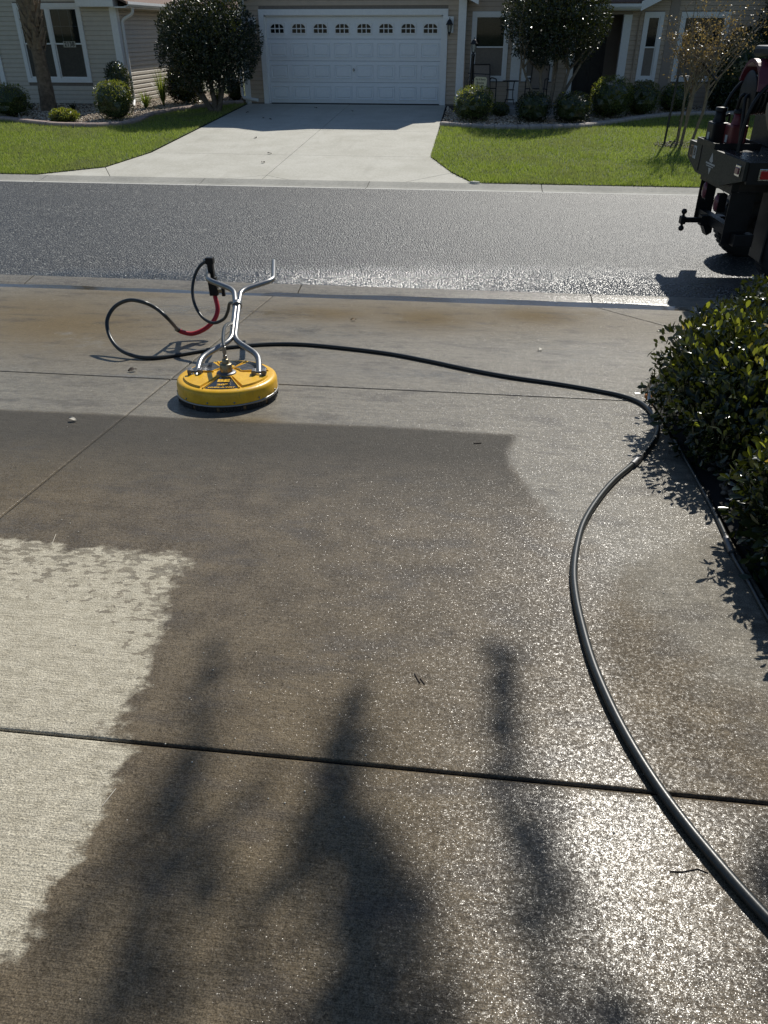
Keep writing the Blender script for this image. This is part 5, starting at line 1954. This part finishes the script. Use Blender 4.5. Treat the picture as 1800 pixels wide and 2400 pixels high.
# near shrubs beside the driveway
def near_shrub(x, y, rads, label, n, n_leaf, seed, name="hawthorn_shrub"):
    """rads: list of (dx, dy, rx, ry, h)"""
    o = empty(name, (x, y, gz(y)))
    tag(o, label, "shrub", "leafy shrubs beside the wet driveway")
    PP, NN = [], []
    tot = sum(r[2] * r[3] for r in rads)
    for j, (dx, dy, rx, ry, h) in enumerate(rads):
        P, N = shell(int(n * rx * ry / tot), (rx, ry, h / 2 * 1.06), 0.80, -0.97, depth=0.30, bump=0.24, freq=3.6, seed=seed + j)
        P += np.array([dx, dy, h / 2])
        inside = np.zeros(len(P), bool)
        for i, (ex, ey, sx, sy, hh) in enumerate(rads):
            if i != j:
                inside |= (((P[:, 0] - ex) / sx / 0.72) ** 4 + ((P[:, 1] - ey) / sy / 0.72) ** 4 + ((P[:, 2] - hh / 2) / (hh / 2) / 0.74) ** 4) < 1
        PP.append(P[~inside])
        NN.append(N[~inside])
    P, N = np.concatenate(PP), np.concatenate(NN)
    keep = P[:, 2] > 0.02 - 0.02 * 0
    P, N = P[keep], N[keep]
    # young shoots kept to the top; its sunlight is partly in their paler colour
    hz = P[:, 2] / max(r[4] for r in rads)
    isn = rng.random(len(P)) < np.clip((hz - 0.70) * 1.0, 0.004, 0.24)
    leaves("foliage", P[~isn], N[~isn], 0.050, 0.024, M["leaf_dark"], o, T_RICH, True, out=0.5, up=0.35, jitter=1.0)
    # young leaves: the largest ones are single parts, the rest one mass
    Py, Ny = P[isn], N[isn]
    wpos = Py + np.array([x, y, gz(y)])
    depth = -(wpos[:, 1] * 0.5) - np.abs(wpos[:, 0] - 1.6) * 0.4 + wpos[:, 2]
    order = np.argsort(-depth)
    single, rest = order[:n_leaf], order[n_leaf:]
    if len(rest):
        tag(leaves("young_foliage", Py[rest], Ny[rest], 0.050, 0.025, M["leaf_new"], o, T_RICH, True, out=0.7, up=0.7, jitter=0.8), kind="stuff")
    V = leaf_arrays(np.zeros((12, 3)), np.tile(np.array([[0, 0, 1.0]]), (12, 1)), 0.053, 0.027, T_RICH, out=0.7, up=0.4, jitter=0.8)
    mes = []
    for k in range(12):
        me = bpy.data.meshes.new("leaf")
        me.from_pydata([tuple(v) for v in V[k]], [], [tuple(int(i) for i in f) for f in T_RICH[1]])
        me.polygons.foreach_set("use_smooth", [True] * len(me.polygons))
        me.materials.append(M["leaf_single"])
        mes.append(me)
    for i, k in enumerate(single):
        q = link("leaf", mes[i % 12], None, o)
        q.location = Py[k]
        q.rotation_euler = Vector((0, 0, 1)).rotation_difference(Vector(Ny[k]) + Vector((0, 0, 0.6))).to_euler()
    for j, (dx, dy, rx, ry, h) in enumerate(rads):
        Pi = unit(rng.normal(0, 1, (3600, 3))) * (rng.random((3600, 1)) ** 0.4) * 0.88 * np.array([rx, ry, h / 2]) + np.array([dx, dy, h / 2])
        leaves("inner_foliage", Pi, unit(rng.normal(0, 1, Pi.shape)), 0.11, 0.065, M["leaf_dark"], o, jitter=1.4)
    st = MB()
    for k in range(16):
        j = k % len(rads)
        dx, dy, rx, ry, h = rads[j]
        a = random.uniform(0, TAU)
        pts, rr = limb((dx * 0.6 + random.uniform(-0.08, 0.08), dy * 0.6 + random.uniform(-0.08, 0.08), -0.03), (dx + math.cos(a) * rx * 0.7, dy + math.sin(a) * ry * 0.7, h * random.uniform(0.5, 0.95)), 0.012, 0.003, 0.1)
        st.tube(pts, 0, 5, radii=rr)
    st.build("stem", M["bark"], o)
    return o


tl = NT("single_leaf")
tcol = tl.ramp(tl.orand(), [(0, (0.07, 0.11, 0.016)), (0.5, (0.16, 0.20, 0.025)), (0.82, (0.30, 0.30, 0.04)), (0.94, (0.38, 0.20, 0.05)), (1, (0.36, 0.09, 0.05))])
tl.set(color=tcol, rough=0.26)
tt = tl.n("ShaderNodeBsdfTranslucent")
tl.val(tt.inputs[0], tl.mix(0.6, tcol, (0.36, 0.38, 0.03)))
tm = tl.n("ShaderNodeMixShader")
tm.inputs[0].default_value = 0.38
tl.t.links.new(tl.b.outputs[0], tm.inputs[1])
tl.t.links.new(tt.outputs[0], tm.inputs[2])
tl.t.links.new(tm.outputs[0], tl.out.inputs[0])
M["leaf_single"] = tl.m
near_shrub(1.90, 4.40, [(-0.15, -0.30, 0.68, 0.84, 0.65), (0.40, 0.80, 0.60, 0.70, 0.58), (0.65, -0.20, 0.7, 0.9, 0.60), (0.0, 0.50, 0.55, 0.55, 0.52)], "big glossy shrub beside the driveway below the truck, yellow-green at its top", 31000, 300, 2.0)
near_shrub(1.57, 2.66, [(0, 0, 0.46, 0.62, 0.47), (0.5, -0.3, 0.5, 0.6, 0.5)], "smaller glossy shrub cut by the right edge, nearer than the big one", 14000, 120, 5.0)

# tree to the right of the picture whose branches throw the soft shadows in the foreground
OT = empty("overhanging_tree", (3.3, 6.3, gz(6.3)))
tag(OT, "tree just outside the right edge whose branches shade the wet foreground", "tree")
OB = Vector(OT.location)
otr = MB()
forkp = Vector((0.75, -0.9, drivez(-0.9))) + SUN * 10.0 - OB
pts, rr = limb((0, 0, -0.05), forkp, 0.13, 0.085, 0.03)
otr.tube(pts, 0, 10, radii=rr)
STREAK = [([(-0.79, 1.92, .01), (-0.776, 1.72, .04), (-0.71, 1.35, .07), (-0.65, 1.05, .08), (-0.62, .80, .09), (-0.6, .55, .1)], 11.0, .62),
          ([(-0.50, 1.36, .01), (-0.53, 1.12, .05), (-0.55, .85, .06), (-0.5, .65, .06)], 11.6, .35), ([(-0.71, 1.30, .02), (-0.76, 1.05, .05), (-0.80, .80, .05)], 11.8, .3),
          ([(-0.30, 1.76, .015), (-0.29, 1.55, .055), (-0.27, 1.25, .07), (-0.18, 1.0, .14), (-0.14, .80, .20), (-0.12, .60, .24), (-0.08, .40, .25)], 10.6, 1.0),
          ([(-0.25, 1.30, .02), (-0.13, 1.12, .05), (-0.02, .92, .06)], 11.5, .6), ([(-0.28, 1.28, .02), (-0.36, 1.08, .05), (-0.41, .88, .06)], 11.5, .55),
          ([(0.145, 2.03, .02), (0.152, 1.88, .05), (0.162, 1.68, .055), (0.172, 1.50, .03), (0.19, 1.32, .055), (0.21, 1.10, .05), (0.24, .90, .03)], 10.9, .85),
          ([(0.24, 1.45, .02), (0.29, 1.25, .05), (0.31, 1.05, .03)], 11.8, .4),
          ([(0.36, .85, .04), (0.40, .65, .10), (0.45, .45, .14)], 11.2, .7), ([(0.80, 1.25, .08), (0.84, .95, .14), (0.9, .6, .16)], 10.4, .7)]
ocl = []
for path, s, dens in STREAK:
    cps = [Vector((x, y, drivez(y))) + SUN * s - OB for x, y, w in path]
    pts = smooth_path([forkp, forkp.lerp(cps[-1], 0.6) + Vector((0, 0, 0.1))] + cps[::-1], 6)
    k = len(pts)
    otr.tube(pts, 0, 6, radii=[0.03 * (1 - i / k) ** 2 + 0.004 for i in range(k)])
    for (c0, p0), (c1, p1) in zip(zip(cps, path), zip(cps[1:], path[1:])):
        cnt = int(40 * dens * (0.25 + 14 * (p0[2] + p1[2])) * (c1 - c0).length / 0.3)
        for _ in range(cnt):
            t = random.random()
            w_ = p0[2] + (p1[2] - p0[2]) * t
            c = c0.lerp(c1, t)
            a = Vector((random.gauss(0, 1), random.gauss(0, 1), random.gauss(0, 1)))
            ocl.append((c + a * w_ * 0.36)[:])
otr.build("trunk", M["bark"], OT)
OP = np.array(ocl)
leaves("crown", OP, unit(rng.normal(0, 1, OP.shape)), 0.085, 0.04, M["leaf_tree"], OT, jitter=1.3)

# ------------------------------------------------------------------ the truck at the near kerb
TK = empty("flatbed_truck", (2.5, 8.27, Z_ST), (0, 0, math.radians(4.3)))
tag(TK, "dark flatbed work truck parked at the near kerb, cut by the right edge", "truck")
MB().box(0.0, 3.4, 0.012, 1.79, 1.19, 1.235).build("deck", M["truck_black"], TK)
MB().bbox(0.006, 3.4, 0.0, 1.79, 1.236, 1.250, 0.004).build("deck_plate", M["deck_plate"], TK)
poly = [(-0.004, 1.248), (-0.004, 1.08), (0.56, 0.955), (1.42, 0.965), (1.80, 1.085), (1.785, 1.248)]
tp_ = MB()
tp_.add([(-0.035, y, z) for y, z in poly] + [(-0.001, y, z) for y, z in poly], [tuple(range(6)), tuple(reversed(range(6, 12)))] + [(i, 6 + i, 6 + (i + 1) % 6, (i + 1) % 6) for i in range(6)])
tail = tp_.build("tail_panel", M["olive_paint"], TK)
MB().box(-0.041, -0.0355, 1.33, 1.336, 0.99, 1.245).build("panel_seam", M["rusty"], tail)
MB().box(0.0, 3.4, -0.022, 0.010, 1.055, 1.246).build("side_skirt", M["truck_black"], TK)


def light(name, c, u, v, n, hw, hh, lens, parent, bez=0.016):
    """rounded lamp with a bezel: centre, two half axes and an outward normal"""
    c, u, v, n = Vector(c), Vector(u), Vector(v), Vector(n)
    Mx = Matrix((u, v, n)).transposed().to_4x4()
    Mx.translation = c
    b = MB().bbox(-hw - bez, hw + bez, -hh - bez, hh + bez, 0.0, 0.012, 0.005, Mx).build(name, M["chrome"], parent)
    MB().bbox(-hw, hw, -hh, hh, 0.008, 0.022, 0.006, Mx).build("lens", M[lens], b)
    return b


light("tail_light", (0.235, -0.0225, 1.14), (1, 0, 0), (0, 0, 1), (0, -1, 0), 0.12, 0.038, "light_red", TK)
light("marker_light", (-0.0355, 0.14, 1.155), (0, -1, 0), (0, 0, 1), (-1, 0, 0), 0.045, 0.030, "light_pink", tail, 0.02)
# badge and plate on the tail panel
bx_ = -0.0362
MB().add([(bx_, 1.62, 1.09), (bx_, 1.71, 1.09), (bx_, 1.71, 1.21), (bx_, 1.62, 1.21), (bx_, 1.635, 1.105), (bx_, 1.695, 1.105), (bx_, 1.695, 1.195), (bx_, 1.635, 1.195)],
         [(0, 1, 5, 4), (1, 2, 6, 5), (2, 3, 7, 6), (3, 0, 4, 7)]).build("outlined_sticker", M["light_pink"], tail)
MB().box(bx_ - 0.001, bx_, 1.50, 1.60, 1.085, 1.215).build("white_sticker", M["decal_white"], tail)
text_mesh("lettering", "B", 0.11, tail, M["ink"], (bx_ - 0.0018, 1.55, 1.15), (math.pi / 2, 0, -math.pi / 2), width=0.06, bold=0.004)
dc = MB()
for q in ([(1.02, 1.13), (0.90, 1.13), (0.955, 1.215)], [(1.00, 1.12), (0.92, 1.12), (0.93, 1.135), (0.99, 1.135)], [(1.11, 1.095), (0.82, 1.095), (0.82, 1.112), (1.11, 1.112)], [(1.08, 1.075), (0.86, 1.075), (0.86, 1.085), (1.08, 1.085)],
          [(0.995, 1.065), (0.955, 1.0), (0.915, 1.065)]):
    dc.add([(bx_ - 0.0005, y, z) for y, z in q], [tuple(range(len(q)))])
dc.build("emblem", M["decal_white"], tail)
# running gear under the deck
for y in (0.40, 1.30):
    MB().box(0.05, 3.3, y - 0.035, y + 0.035, 0.92, 1.19).build("frame_rail", M["rusty"], TK)
MB().box(0.02, 0.09, 0.36, 1.36, 0.90, 1.02).build("rear_crossmember", M["truck_black"], TK)
hp = MB()
hp.add([(0.02, 0.335, 0.92), (0.27, 0.335, 0.92), (0.25, 0.335, 0.52), (0.24, 0.335, 0.42), (0.02, 0.335, 0.42), (0.02, 0.35, 0.92), (0.27, 0.35, 0.92), (0.25, 0.35, 0.52), (0.24, 0.35, 0.42), (0.02, 0.35, 0.42)],
       [(0, 4, 3, 2, 1), (5, 6, 7, 8, 9), (0, 1, 6, 5), (1, 2, 7, 6), (2, 3, 8, 7), (3, 4, 9, 8), (4, 0, 5, 9)])
hp.build("hitch_plate", M["truck_black"], TK)
MB().box(0.02, 0.20, 1.30, 1.315, 0.47, 0.95).build("hitch_plate", M["truck_black"], TK)
MB().bbox(0.10, 0.29, 0.20, 0.33, 0.425, 0.545, 0.008).build("step_box", M["truck_black"], TK)
ht = MB()
ht.box(0.05, 0.13, 0.352, 1.298, 0.50, 0.60)
ht.box(-0.03, 0.22, 0.90, 1.0, 0.49, 0.59)
ht.add([(0.0, 0.88, 0.488), (0.1, 0.88, 0.488), (0.1, 0.88, 0.42), (0.05, 0.88, 0.39), (0.0, 1.02, 0.488), (0.1, 1.02, 0.488), (0.1, 1.02, 0.42), (0.05, 1.02, 0.39)], [(0, 3, 2, 1), (4, 5, 6, 7), (0, 4, 7, 3), (2, 3, 7, 6), (1, 2, 6, 5)])
ht.build("hitch_receiver", M["truck_black"], TK)
bm_ = MB()
bm_.bbox(-0.20, -0.03, 0.925, 0.975, 0.515, 0.565, 0.006)
bm_.bbox(-0.245, -0.19, 0.905, 0.995, 0.50, 0.58, 0.01)
for (z0, s) in ((0.58, 1), (0.50, -1)):
    bm_.lathe([(0.016, z0), (0.013, z0 + s * 0.02), (0.02, z0 + s * 0.025), (0.030, z0 + s * 0.042), (0.030, z0 + s * 0.055), (0.018, z0 + s * 0.073), (0.0, z0 + s * 0.077)], 14, Matrix.Translation((-0.215, 0.95, 0)))
bm_.build("ball_mount", M["truck_black"], TK)
for (y, z) in ((1.12, 0.82), (0.69, 0.765)):
    lm = MB()
    lm.lathe([(0.0, 0.03), (0.045, 0.024), (0.058, 0.01), (0.06, 0.0)], 20, Matrix.Translation((0.02, y, z)) @ Matrix.Rotation(-math.pi / 2, 4, 'Y') @ Matrix.Diagonal((1.45, 0.78, 1, 1)))
    lm.build("oval_light", M["light_pink"], TK)
    MB().box(0.021, 0.10, y - 0.05, y + 0.05, z - 0.09, z + 0.09).build("light_housing", M["truck_black"], TK)


def wheel(x, y0, y1):
    cy = (y0 + y1) / 2
    R = Matrix.Translation((x, cy, 0.42)) @ Matrix.Rotation(math.pi / 2, 4, 'X')
    h = (y1 - y0) / 2
    t = MB().lathe([(0.24, -h), (0.37, -h), (0.405, -h + 0.03), (0.42, -h + 0.06), (0.42, h - 0.06), (0.405, h - 0.03), (0.37, h), (0.24, h)], 36, R).build("wheel", M["tyre"], TK)
    MB().lathe([(0.24, h - 0.01), (0.225, h - 0.03), (0.20, h - 0.07), (0.06, h - 0.05), (0.05, h - 0.01), (0.0, h - 0.01)], 28, R).lathe([(0.24, -h + 0.01), (0.20, -h + 0.07), (0.0, -h + 0.07)], 28, R).build("rim", M["rusty"], t)
    tr_m = MB()
    for k in range(40):
        a = TAU * k / 40
        tr_m.box(0.415, 0.428, -0.018, 0.018, -h * 0.7, h * 0.7, R @ Matrix.Rotation(a, 4, 'Z'))
    tr_m.build("tread", M["tyre"], t)


wheel(0.80, 0.10, 0.36)
wheel(0.80, 1.43, 1.69)
MB().tube([(0.8, 0.3, 0.42), (0.8, 1.5, 0.42)], 0.06, 10).build("axle", M["rusty"], TK)
MB().box(0.36, 0.375, 0.10, 0.40, 0.30, 1.0).build("mud_flap", M["rubber"], TK)
MB().bbox(3.5, 5.2, 0.05, 1.74, 0.75, 2.1, 0.1).build("cab", M["truck_black"], TK)
wheel(4.4, 0.10, 0.36)
wheel(4.4, 1.43, 1.69)

TKM = Matrix.Translation((2.5, 8.27, Z_ST)) @ Matrix.Rotation(math.radians(4.3), 4, 'Z')


def on_deck(name, x, y, label, cat, rz=0.0, group=None):
    o = empty(name, TKM @ Vector((x, y, 1.251)), (0, 0, math.radians(4.3) + rz))
    tag(o, label, cat, group)
    return o


# fuel cans in a tray
for (x, y, mat_, lb) in ((0.10, 1.36, "can_black", "black fuel can with a pale cap at the truck bed's far rear corner"), (0.20, 1.08, "can_red", "dark red fuel can on the truck bed next to the black one")):
    c = on_deck("fuel_can", x, y, lb, "fuel can", group="fuel cans on the truck bed")
    b = MB()
    b.bbox(-0.085, 0.085, -0.11, 0.11, 0.0, 0.22, 0.02)
    b.lathe([(0.075, 0.21), (0.065, 0.24), (0.055, 0.27), (0.055, 0.33), (0.0, 0.33)], 18, Matrix.Translation((0, 0, 0)))
    b.build("body", M[mat_], c)
    MB().lathe([(0.062, 0.322), (0.062, 0.352), (0.055, 0.360), (0.0, 0.362)], 18).build("cap", M["can_black"], c)
    MB().tube(rounded([(0.05, 0, 0.27), (0.10, 0, 0.30), (0.10, 0, 0.21), (0.07, 0, 0.18)], 0.03), 0.012, 8).build("handle", M[mat_], c)
    MB().bbox(-0.092, -0.0855, -0.03, 0.03, 0.05, 0.12, 0.002).build("sticker", M["decal_white"], c)
tray = on_deck("can_tray", 0.17, 1.22, "low black metal tray rail round the fuel cans", "tray")
tb = MB()
for (a, b, c_, d) in ((-0.20, 0.25, -0.30, -0.285), (-0.20, 0.25, 0.285, 0.30), (-0.215, -0.20, -0.30, 0.30), (0.25, 0.265, -0.30, 0.30)):
    tb.box(a, b, c_, d, 0.0, 0.055)
tb.build("rail", M["truck_black"], tray)
# hose reel
rl = on_deck("hose_reel", 0.42, 0.98, "big black hose reel with a red guard standing on the truck bed", "hose reel")
for x in (-0.22, 0.30):
    RX = Matrix.Translation((x, 0, 0.50)) @ Matrix.Rotation(math.pi / 2, 4, 'Y')
    MB().lathe([(0.0, -0.008), (0.21, -0.008), (0.225, 0.0), (0.21, 0.008), (0.0, 0.008)], 32, RX).build("flange", M["can_black"], rl)
rx = MB()
for k in range(11):
    x = -0.19 + k * 0.046
    RX = Matrix.Translation((x, 0, 0.50)) @ Matrix.Rotation(math.pi / 2, 4, 'Y')
    rx.lathe([(0.165 + 0.021 * math.cos(a), 0.021 * math.sin(a)) for a in np.linspace(0, TAU, 7)], 24, RX)
rx.build("wound_hose", M["hose_rubber"], rl)
for y in (-0.2, 0.2):
    MB().tube(rounded([(-0.26, y, 0.0), (-0.26, y * 0.3, 0.5), (0.34, y * 0.3, 0.5), (0.34, y, 0.0)], 0.05), 0.018, 8).build("stand", M["truck_black"], rl)
gd_ = MB()
arc = [(math.cos(t) * 0.30, math.sin(t) * 0.30) for t in np.linspace(math.radians(20), math.radians(175), 14)]
for (a, b) in zip(arc, arc[1:]):
    w0, w1 = -0.24, -0.10
    vs = [(w, y, 0.52 + z) for w in (w0, w1) for (y, z) in (a, b)] + [(w, y * 0.90, 0.52 + z * 0.90) for w in (w0, w1) for (y, z) in (a, b)]
    gd_.add(vs, [(0, 1, 3, 2), (4, 6, 7, 5), (0, 4, 5, 1), (2, 3, 7, 6), (0, 2, 6, 4), (1, 5, 7, 3)])
gd_.build("red_guard", M["red_plastic"], rl)
MB().bbox(-0.16, 0.5, -0.2, 0.26, 0.83, 0.93, 0.03).build("top_cover", M["can_black"], rl)
for (y, h) in ((0.42, 0.70), (-0.30, 0.66)):
    MB().tube(smooth_path([(-0.30, y, 0.0), (-0.28, y, 0.35), (-0.16, y, 0.58), (0.05, y, h), (0.5, y, h)], 6), 0.02, 9).build("guard_hoop", M["truck_black"], rl)
wt = on_deck("water_tank", 1.05, 0.95, "black water tank filling the truck bed behind the hose reel", "tank")
MB().bbox(-0.45, 1.1, -0.72, 0.70, 0.0, 0.72, 0.09).build("tank_body", M["can_black"], wt)
for k in range(4):
    MB().bbox(-0.47 + k * 0.42, -0.41 + k * 0.42, -0.735, 0.715, 0.0, 0.735, 0.02).build("tank_strap", M["truck_black"], wt)
MB().lathe([(0.16, 0.715), (0.16, 0.76), (0.14, 0.775), (0.0, 0.775)], 20, Matrix.Translation((0.2, 0, 0))).build("tank_lid", M["can_black"], wt)
# pump block with white valve and tan suction hose
pu = on_deck("water_pump", 0.62, 0.50, "dark water pump with a pale valve and tan hose at the truck bed's near side", "pump")
MB().bbox(-0.12, 0.5, -0.12, 0.25, 0.0, 0.42, 0.03).build("pump_body", M["can_black"], pu)
MB().bbox(-0.02, 0.42, -0.10, 0.2, 0.42, 0.56, 0.05).build("engine_cover", M["red_plastic"], pu)
vm = MB()
vm.lathe([(0.0, 0.0), (0.036, 0.0), (0.036, 0.06), (0.044, 0.065), (0.044, 0.11), (0.034, 0.115), (0.034, 0.17), (0.046, 0.175), (0.046, 0.22), (0.04, 0.226), (0.0, 0.228)], 18, Matrix.Translation((-0.30, 0.05, 0.28)) @ Matrix.Rotation(0.25, 4, 'Y'))
vm.tube([(-0.36, 0.05, 0.46), (0.2, 0.05, 0.45)], 0.014, 8)
vm.build("valve", M["valve_white"], pu)
MB().tube(smooth_path([(-0.37, 0.0, 0.46), (-0.37, -0.03, 0.36), (-0.33, -0.1, 0.22), (-0.25, -0.2, 0.10), (-0.1, -0.28, 0.04), (0.3, -0.32, 0.03)], 7), 0.022, 10).build("suction_hose", M["tan_hose"], pu)

# ------------------------------------------------------------------ small things on the ground
IV = MB().lathe([(0.0, 0.03), (0.075, 0.03), (0.085, 0.024), (0.09, 0.0)], 20).lathe([(0.10, 0.0), (0.12, 0.012), (0.125, 0.0)], 20).build("valve_box_lid", M["valve_cover"])
IV.location = G(1113, 429)
tag(IV, "round concrete valve lid at the lawn corner beside the facing driveway", "lid")


def crumpled(name, px, py, s, mat, label, cat="leaf", z=0.006, rot=None):
    V, Fc = [], []
    nu, nv_ = 5, 3
    for i in range(nu + 1):
        t = i / nu
        w = math.sin(math.pi * (0.06 + 0.9 * t)) * 0.34
        for j in range(nv_ + 1):
            v = j / nv_ * 2 - 1
            V.append(((t - 0.5) * s, v * w * s, abs(v) * 0.16 * s + 0.10 * s * math.sin(t * 5 + v) + 0.05 * s))
    for i in range(nu):
        for j in range(nv_):
            a = i * (nv_ + 1) + j
            Fc.append((a, a + nv_ + 1, a + nv_ + 2, a + 1))
    o = MB().add(V, Fc, True).build(name, mat)
    o.location = G(px, py, z)
    o.rotation_euler = (random.uniform(-0.15, 0.15), random.uniform(-0.15, 0.15), random.uniform(0, TAU) if rot is None else rot)
    return tag(o, label, cat)


crumpled("fallen_leaf", 171, 985, 0.05, M["pale_leaf"], "pale crumpled leaf on the wet slab left of the surface cleaner")
crumpled("fallen_leaf", 1265, 820, 0.05, M["pale_leaf"], "small pale leaf on the wet apron above the black hose")
crumpled("fallen_leaf", 828, 750, 0.05, M["dead_leaf"], "small brown leaf on the apron right of the cleaner handle")
crumpled("fallen_leaf", 310, 869, 0.06, M["twig"], "dark damp leaf beside the mid joint left of the cleaner")
for k, (x, y) in enumerate(((740, 253), (617, 277), (826, 261), (599, 323), (632, 360), (617, 381), (580, 264), (634, 280))):
    crumpled("fallen_leaf", x, y, 0.085, M["twig"], None)
    tag(bpy.context.scene.collection.objects[-1], "tiny dark dead leaf lying on the pale driveway across the street", "leaf", "dead leaves on the facing driveway")
for k, (pts_, r, lb) in enumerate((([(972, 1578), (978, 1590), (984, 1600)], 0.0022, "short dark twig on the wet foreground slab, left one of the pair"), ([(985, 1590), (990, 1596), (995, 1603)], 0.002, "short dark twig on the wet foreground slab, right one of the pair"),
                                   ([(1570, 2042), (1600, 2043), (1635, 2036), (1660, 2046)], 0.0016, "thin curved root fibre lying left of the hose in the foreground"), ([(240, 1888), (256, 1868), (272, 1848)], 0.0012, "pale straw on the wet rim of the dry patch"),
                                   ([(122, 1275), (127, 1262), (131, 1252)], 0.0014, "short pale straw just above the dry patch"), ([(1110, 1039), (1128, 1038)], 0.003, "short dark twig in the dark damp patch, right part"))):
    P_ = [G(x, y, r) for x, y in pts_]
    o = MB().tube([p - P_[0] for p in P_], r, 6).build("twig", M["pale_leaf"] if "straw" in lb else M["twig"])
    o.location = P_[0]
    tag(o, lb, "straw" if "straw" in lb else "twig")
# specks of grit
gp_ = []
for _ in range(520):
    y_ = random.uniform(1.2, 7.5)
    x_ = random.uniform(-0.55 * y_ - 0.4, min(1.1, 0.25 * y_ + 0.4))
    gp_.append((x_, y_))
gv, gf = [], []
for i, (x_, y_) in enumerate(gp_):
    s_ = random.uniform(0.0012, 0.0035)
    V_ = ICO_V * s_ * np.array([1, 1, 0.7]) + np.array([x_, y_, drivez(y_) + s_ * 0.4])
    gv.append(V_)
    gf.append(ICO_F + i * len(ICO_V))
gme_ = np_mesh("grit", np.concatenate(gv), np.concatenate(gf).ravel(), 3)
tag(link("grit", gme_, M["pale_leaf"]), "pale specks of grit scattered over the wet driveway", "grit", kind="stuff")
# pale pipe and orange caps at the foot of the big shrub
pq = [G(1524, 948, 0.02), G(1522, 925, 0.06), G(1535, 900, 0.14), G(1556, 872, 0.26)]
o = MB().tube([p - pq[0] for p in smooth_path(pq, 6)], 0.011, 10).build("pale_pipe", M["pvc"])
o.location = pq[0]
tag(o, "pale grey pipe rising along the big shrub's left edge", "pipe")
for (x, y, s, lb) in ((1513, 938, 1.0, "larger orange-brown cap at the big shrub's left edge"), (1521, 952, 0.7, "smaller orange-brown cap just below the larger one"), (1528, 921, 0.5, "smallest brown cap above the other two at the pale pipe")):
    b = empty("mushroom", G(x, y), (random.uniform(-0.4, 0.4), 0.35, 0))
    tag(b, lb, "mushroom")
    MB().lathe([(0.007 * s, -0.005), (0.006 * s, 0.03 * s), (0.0, 0.031 * s)], 10).build("stalk", M["stem_pale"], b)
    MB().lathe([(0.006 * s, 0.026 * s), (0.024 * s, 0.024 * s), (0.027 * s, 0.032 * s), (0.020 * s, 0.045 * s), (0.008 * s, 0.051 * s), (0.0, 0.052 * s)], 16).build("cap", M["cap_orange"], b)
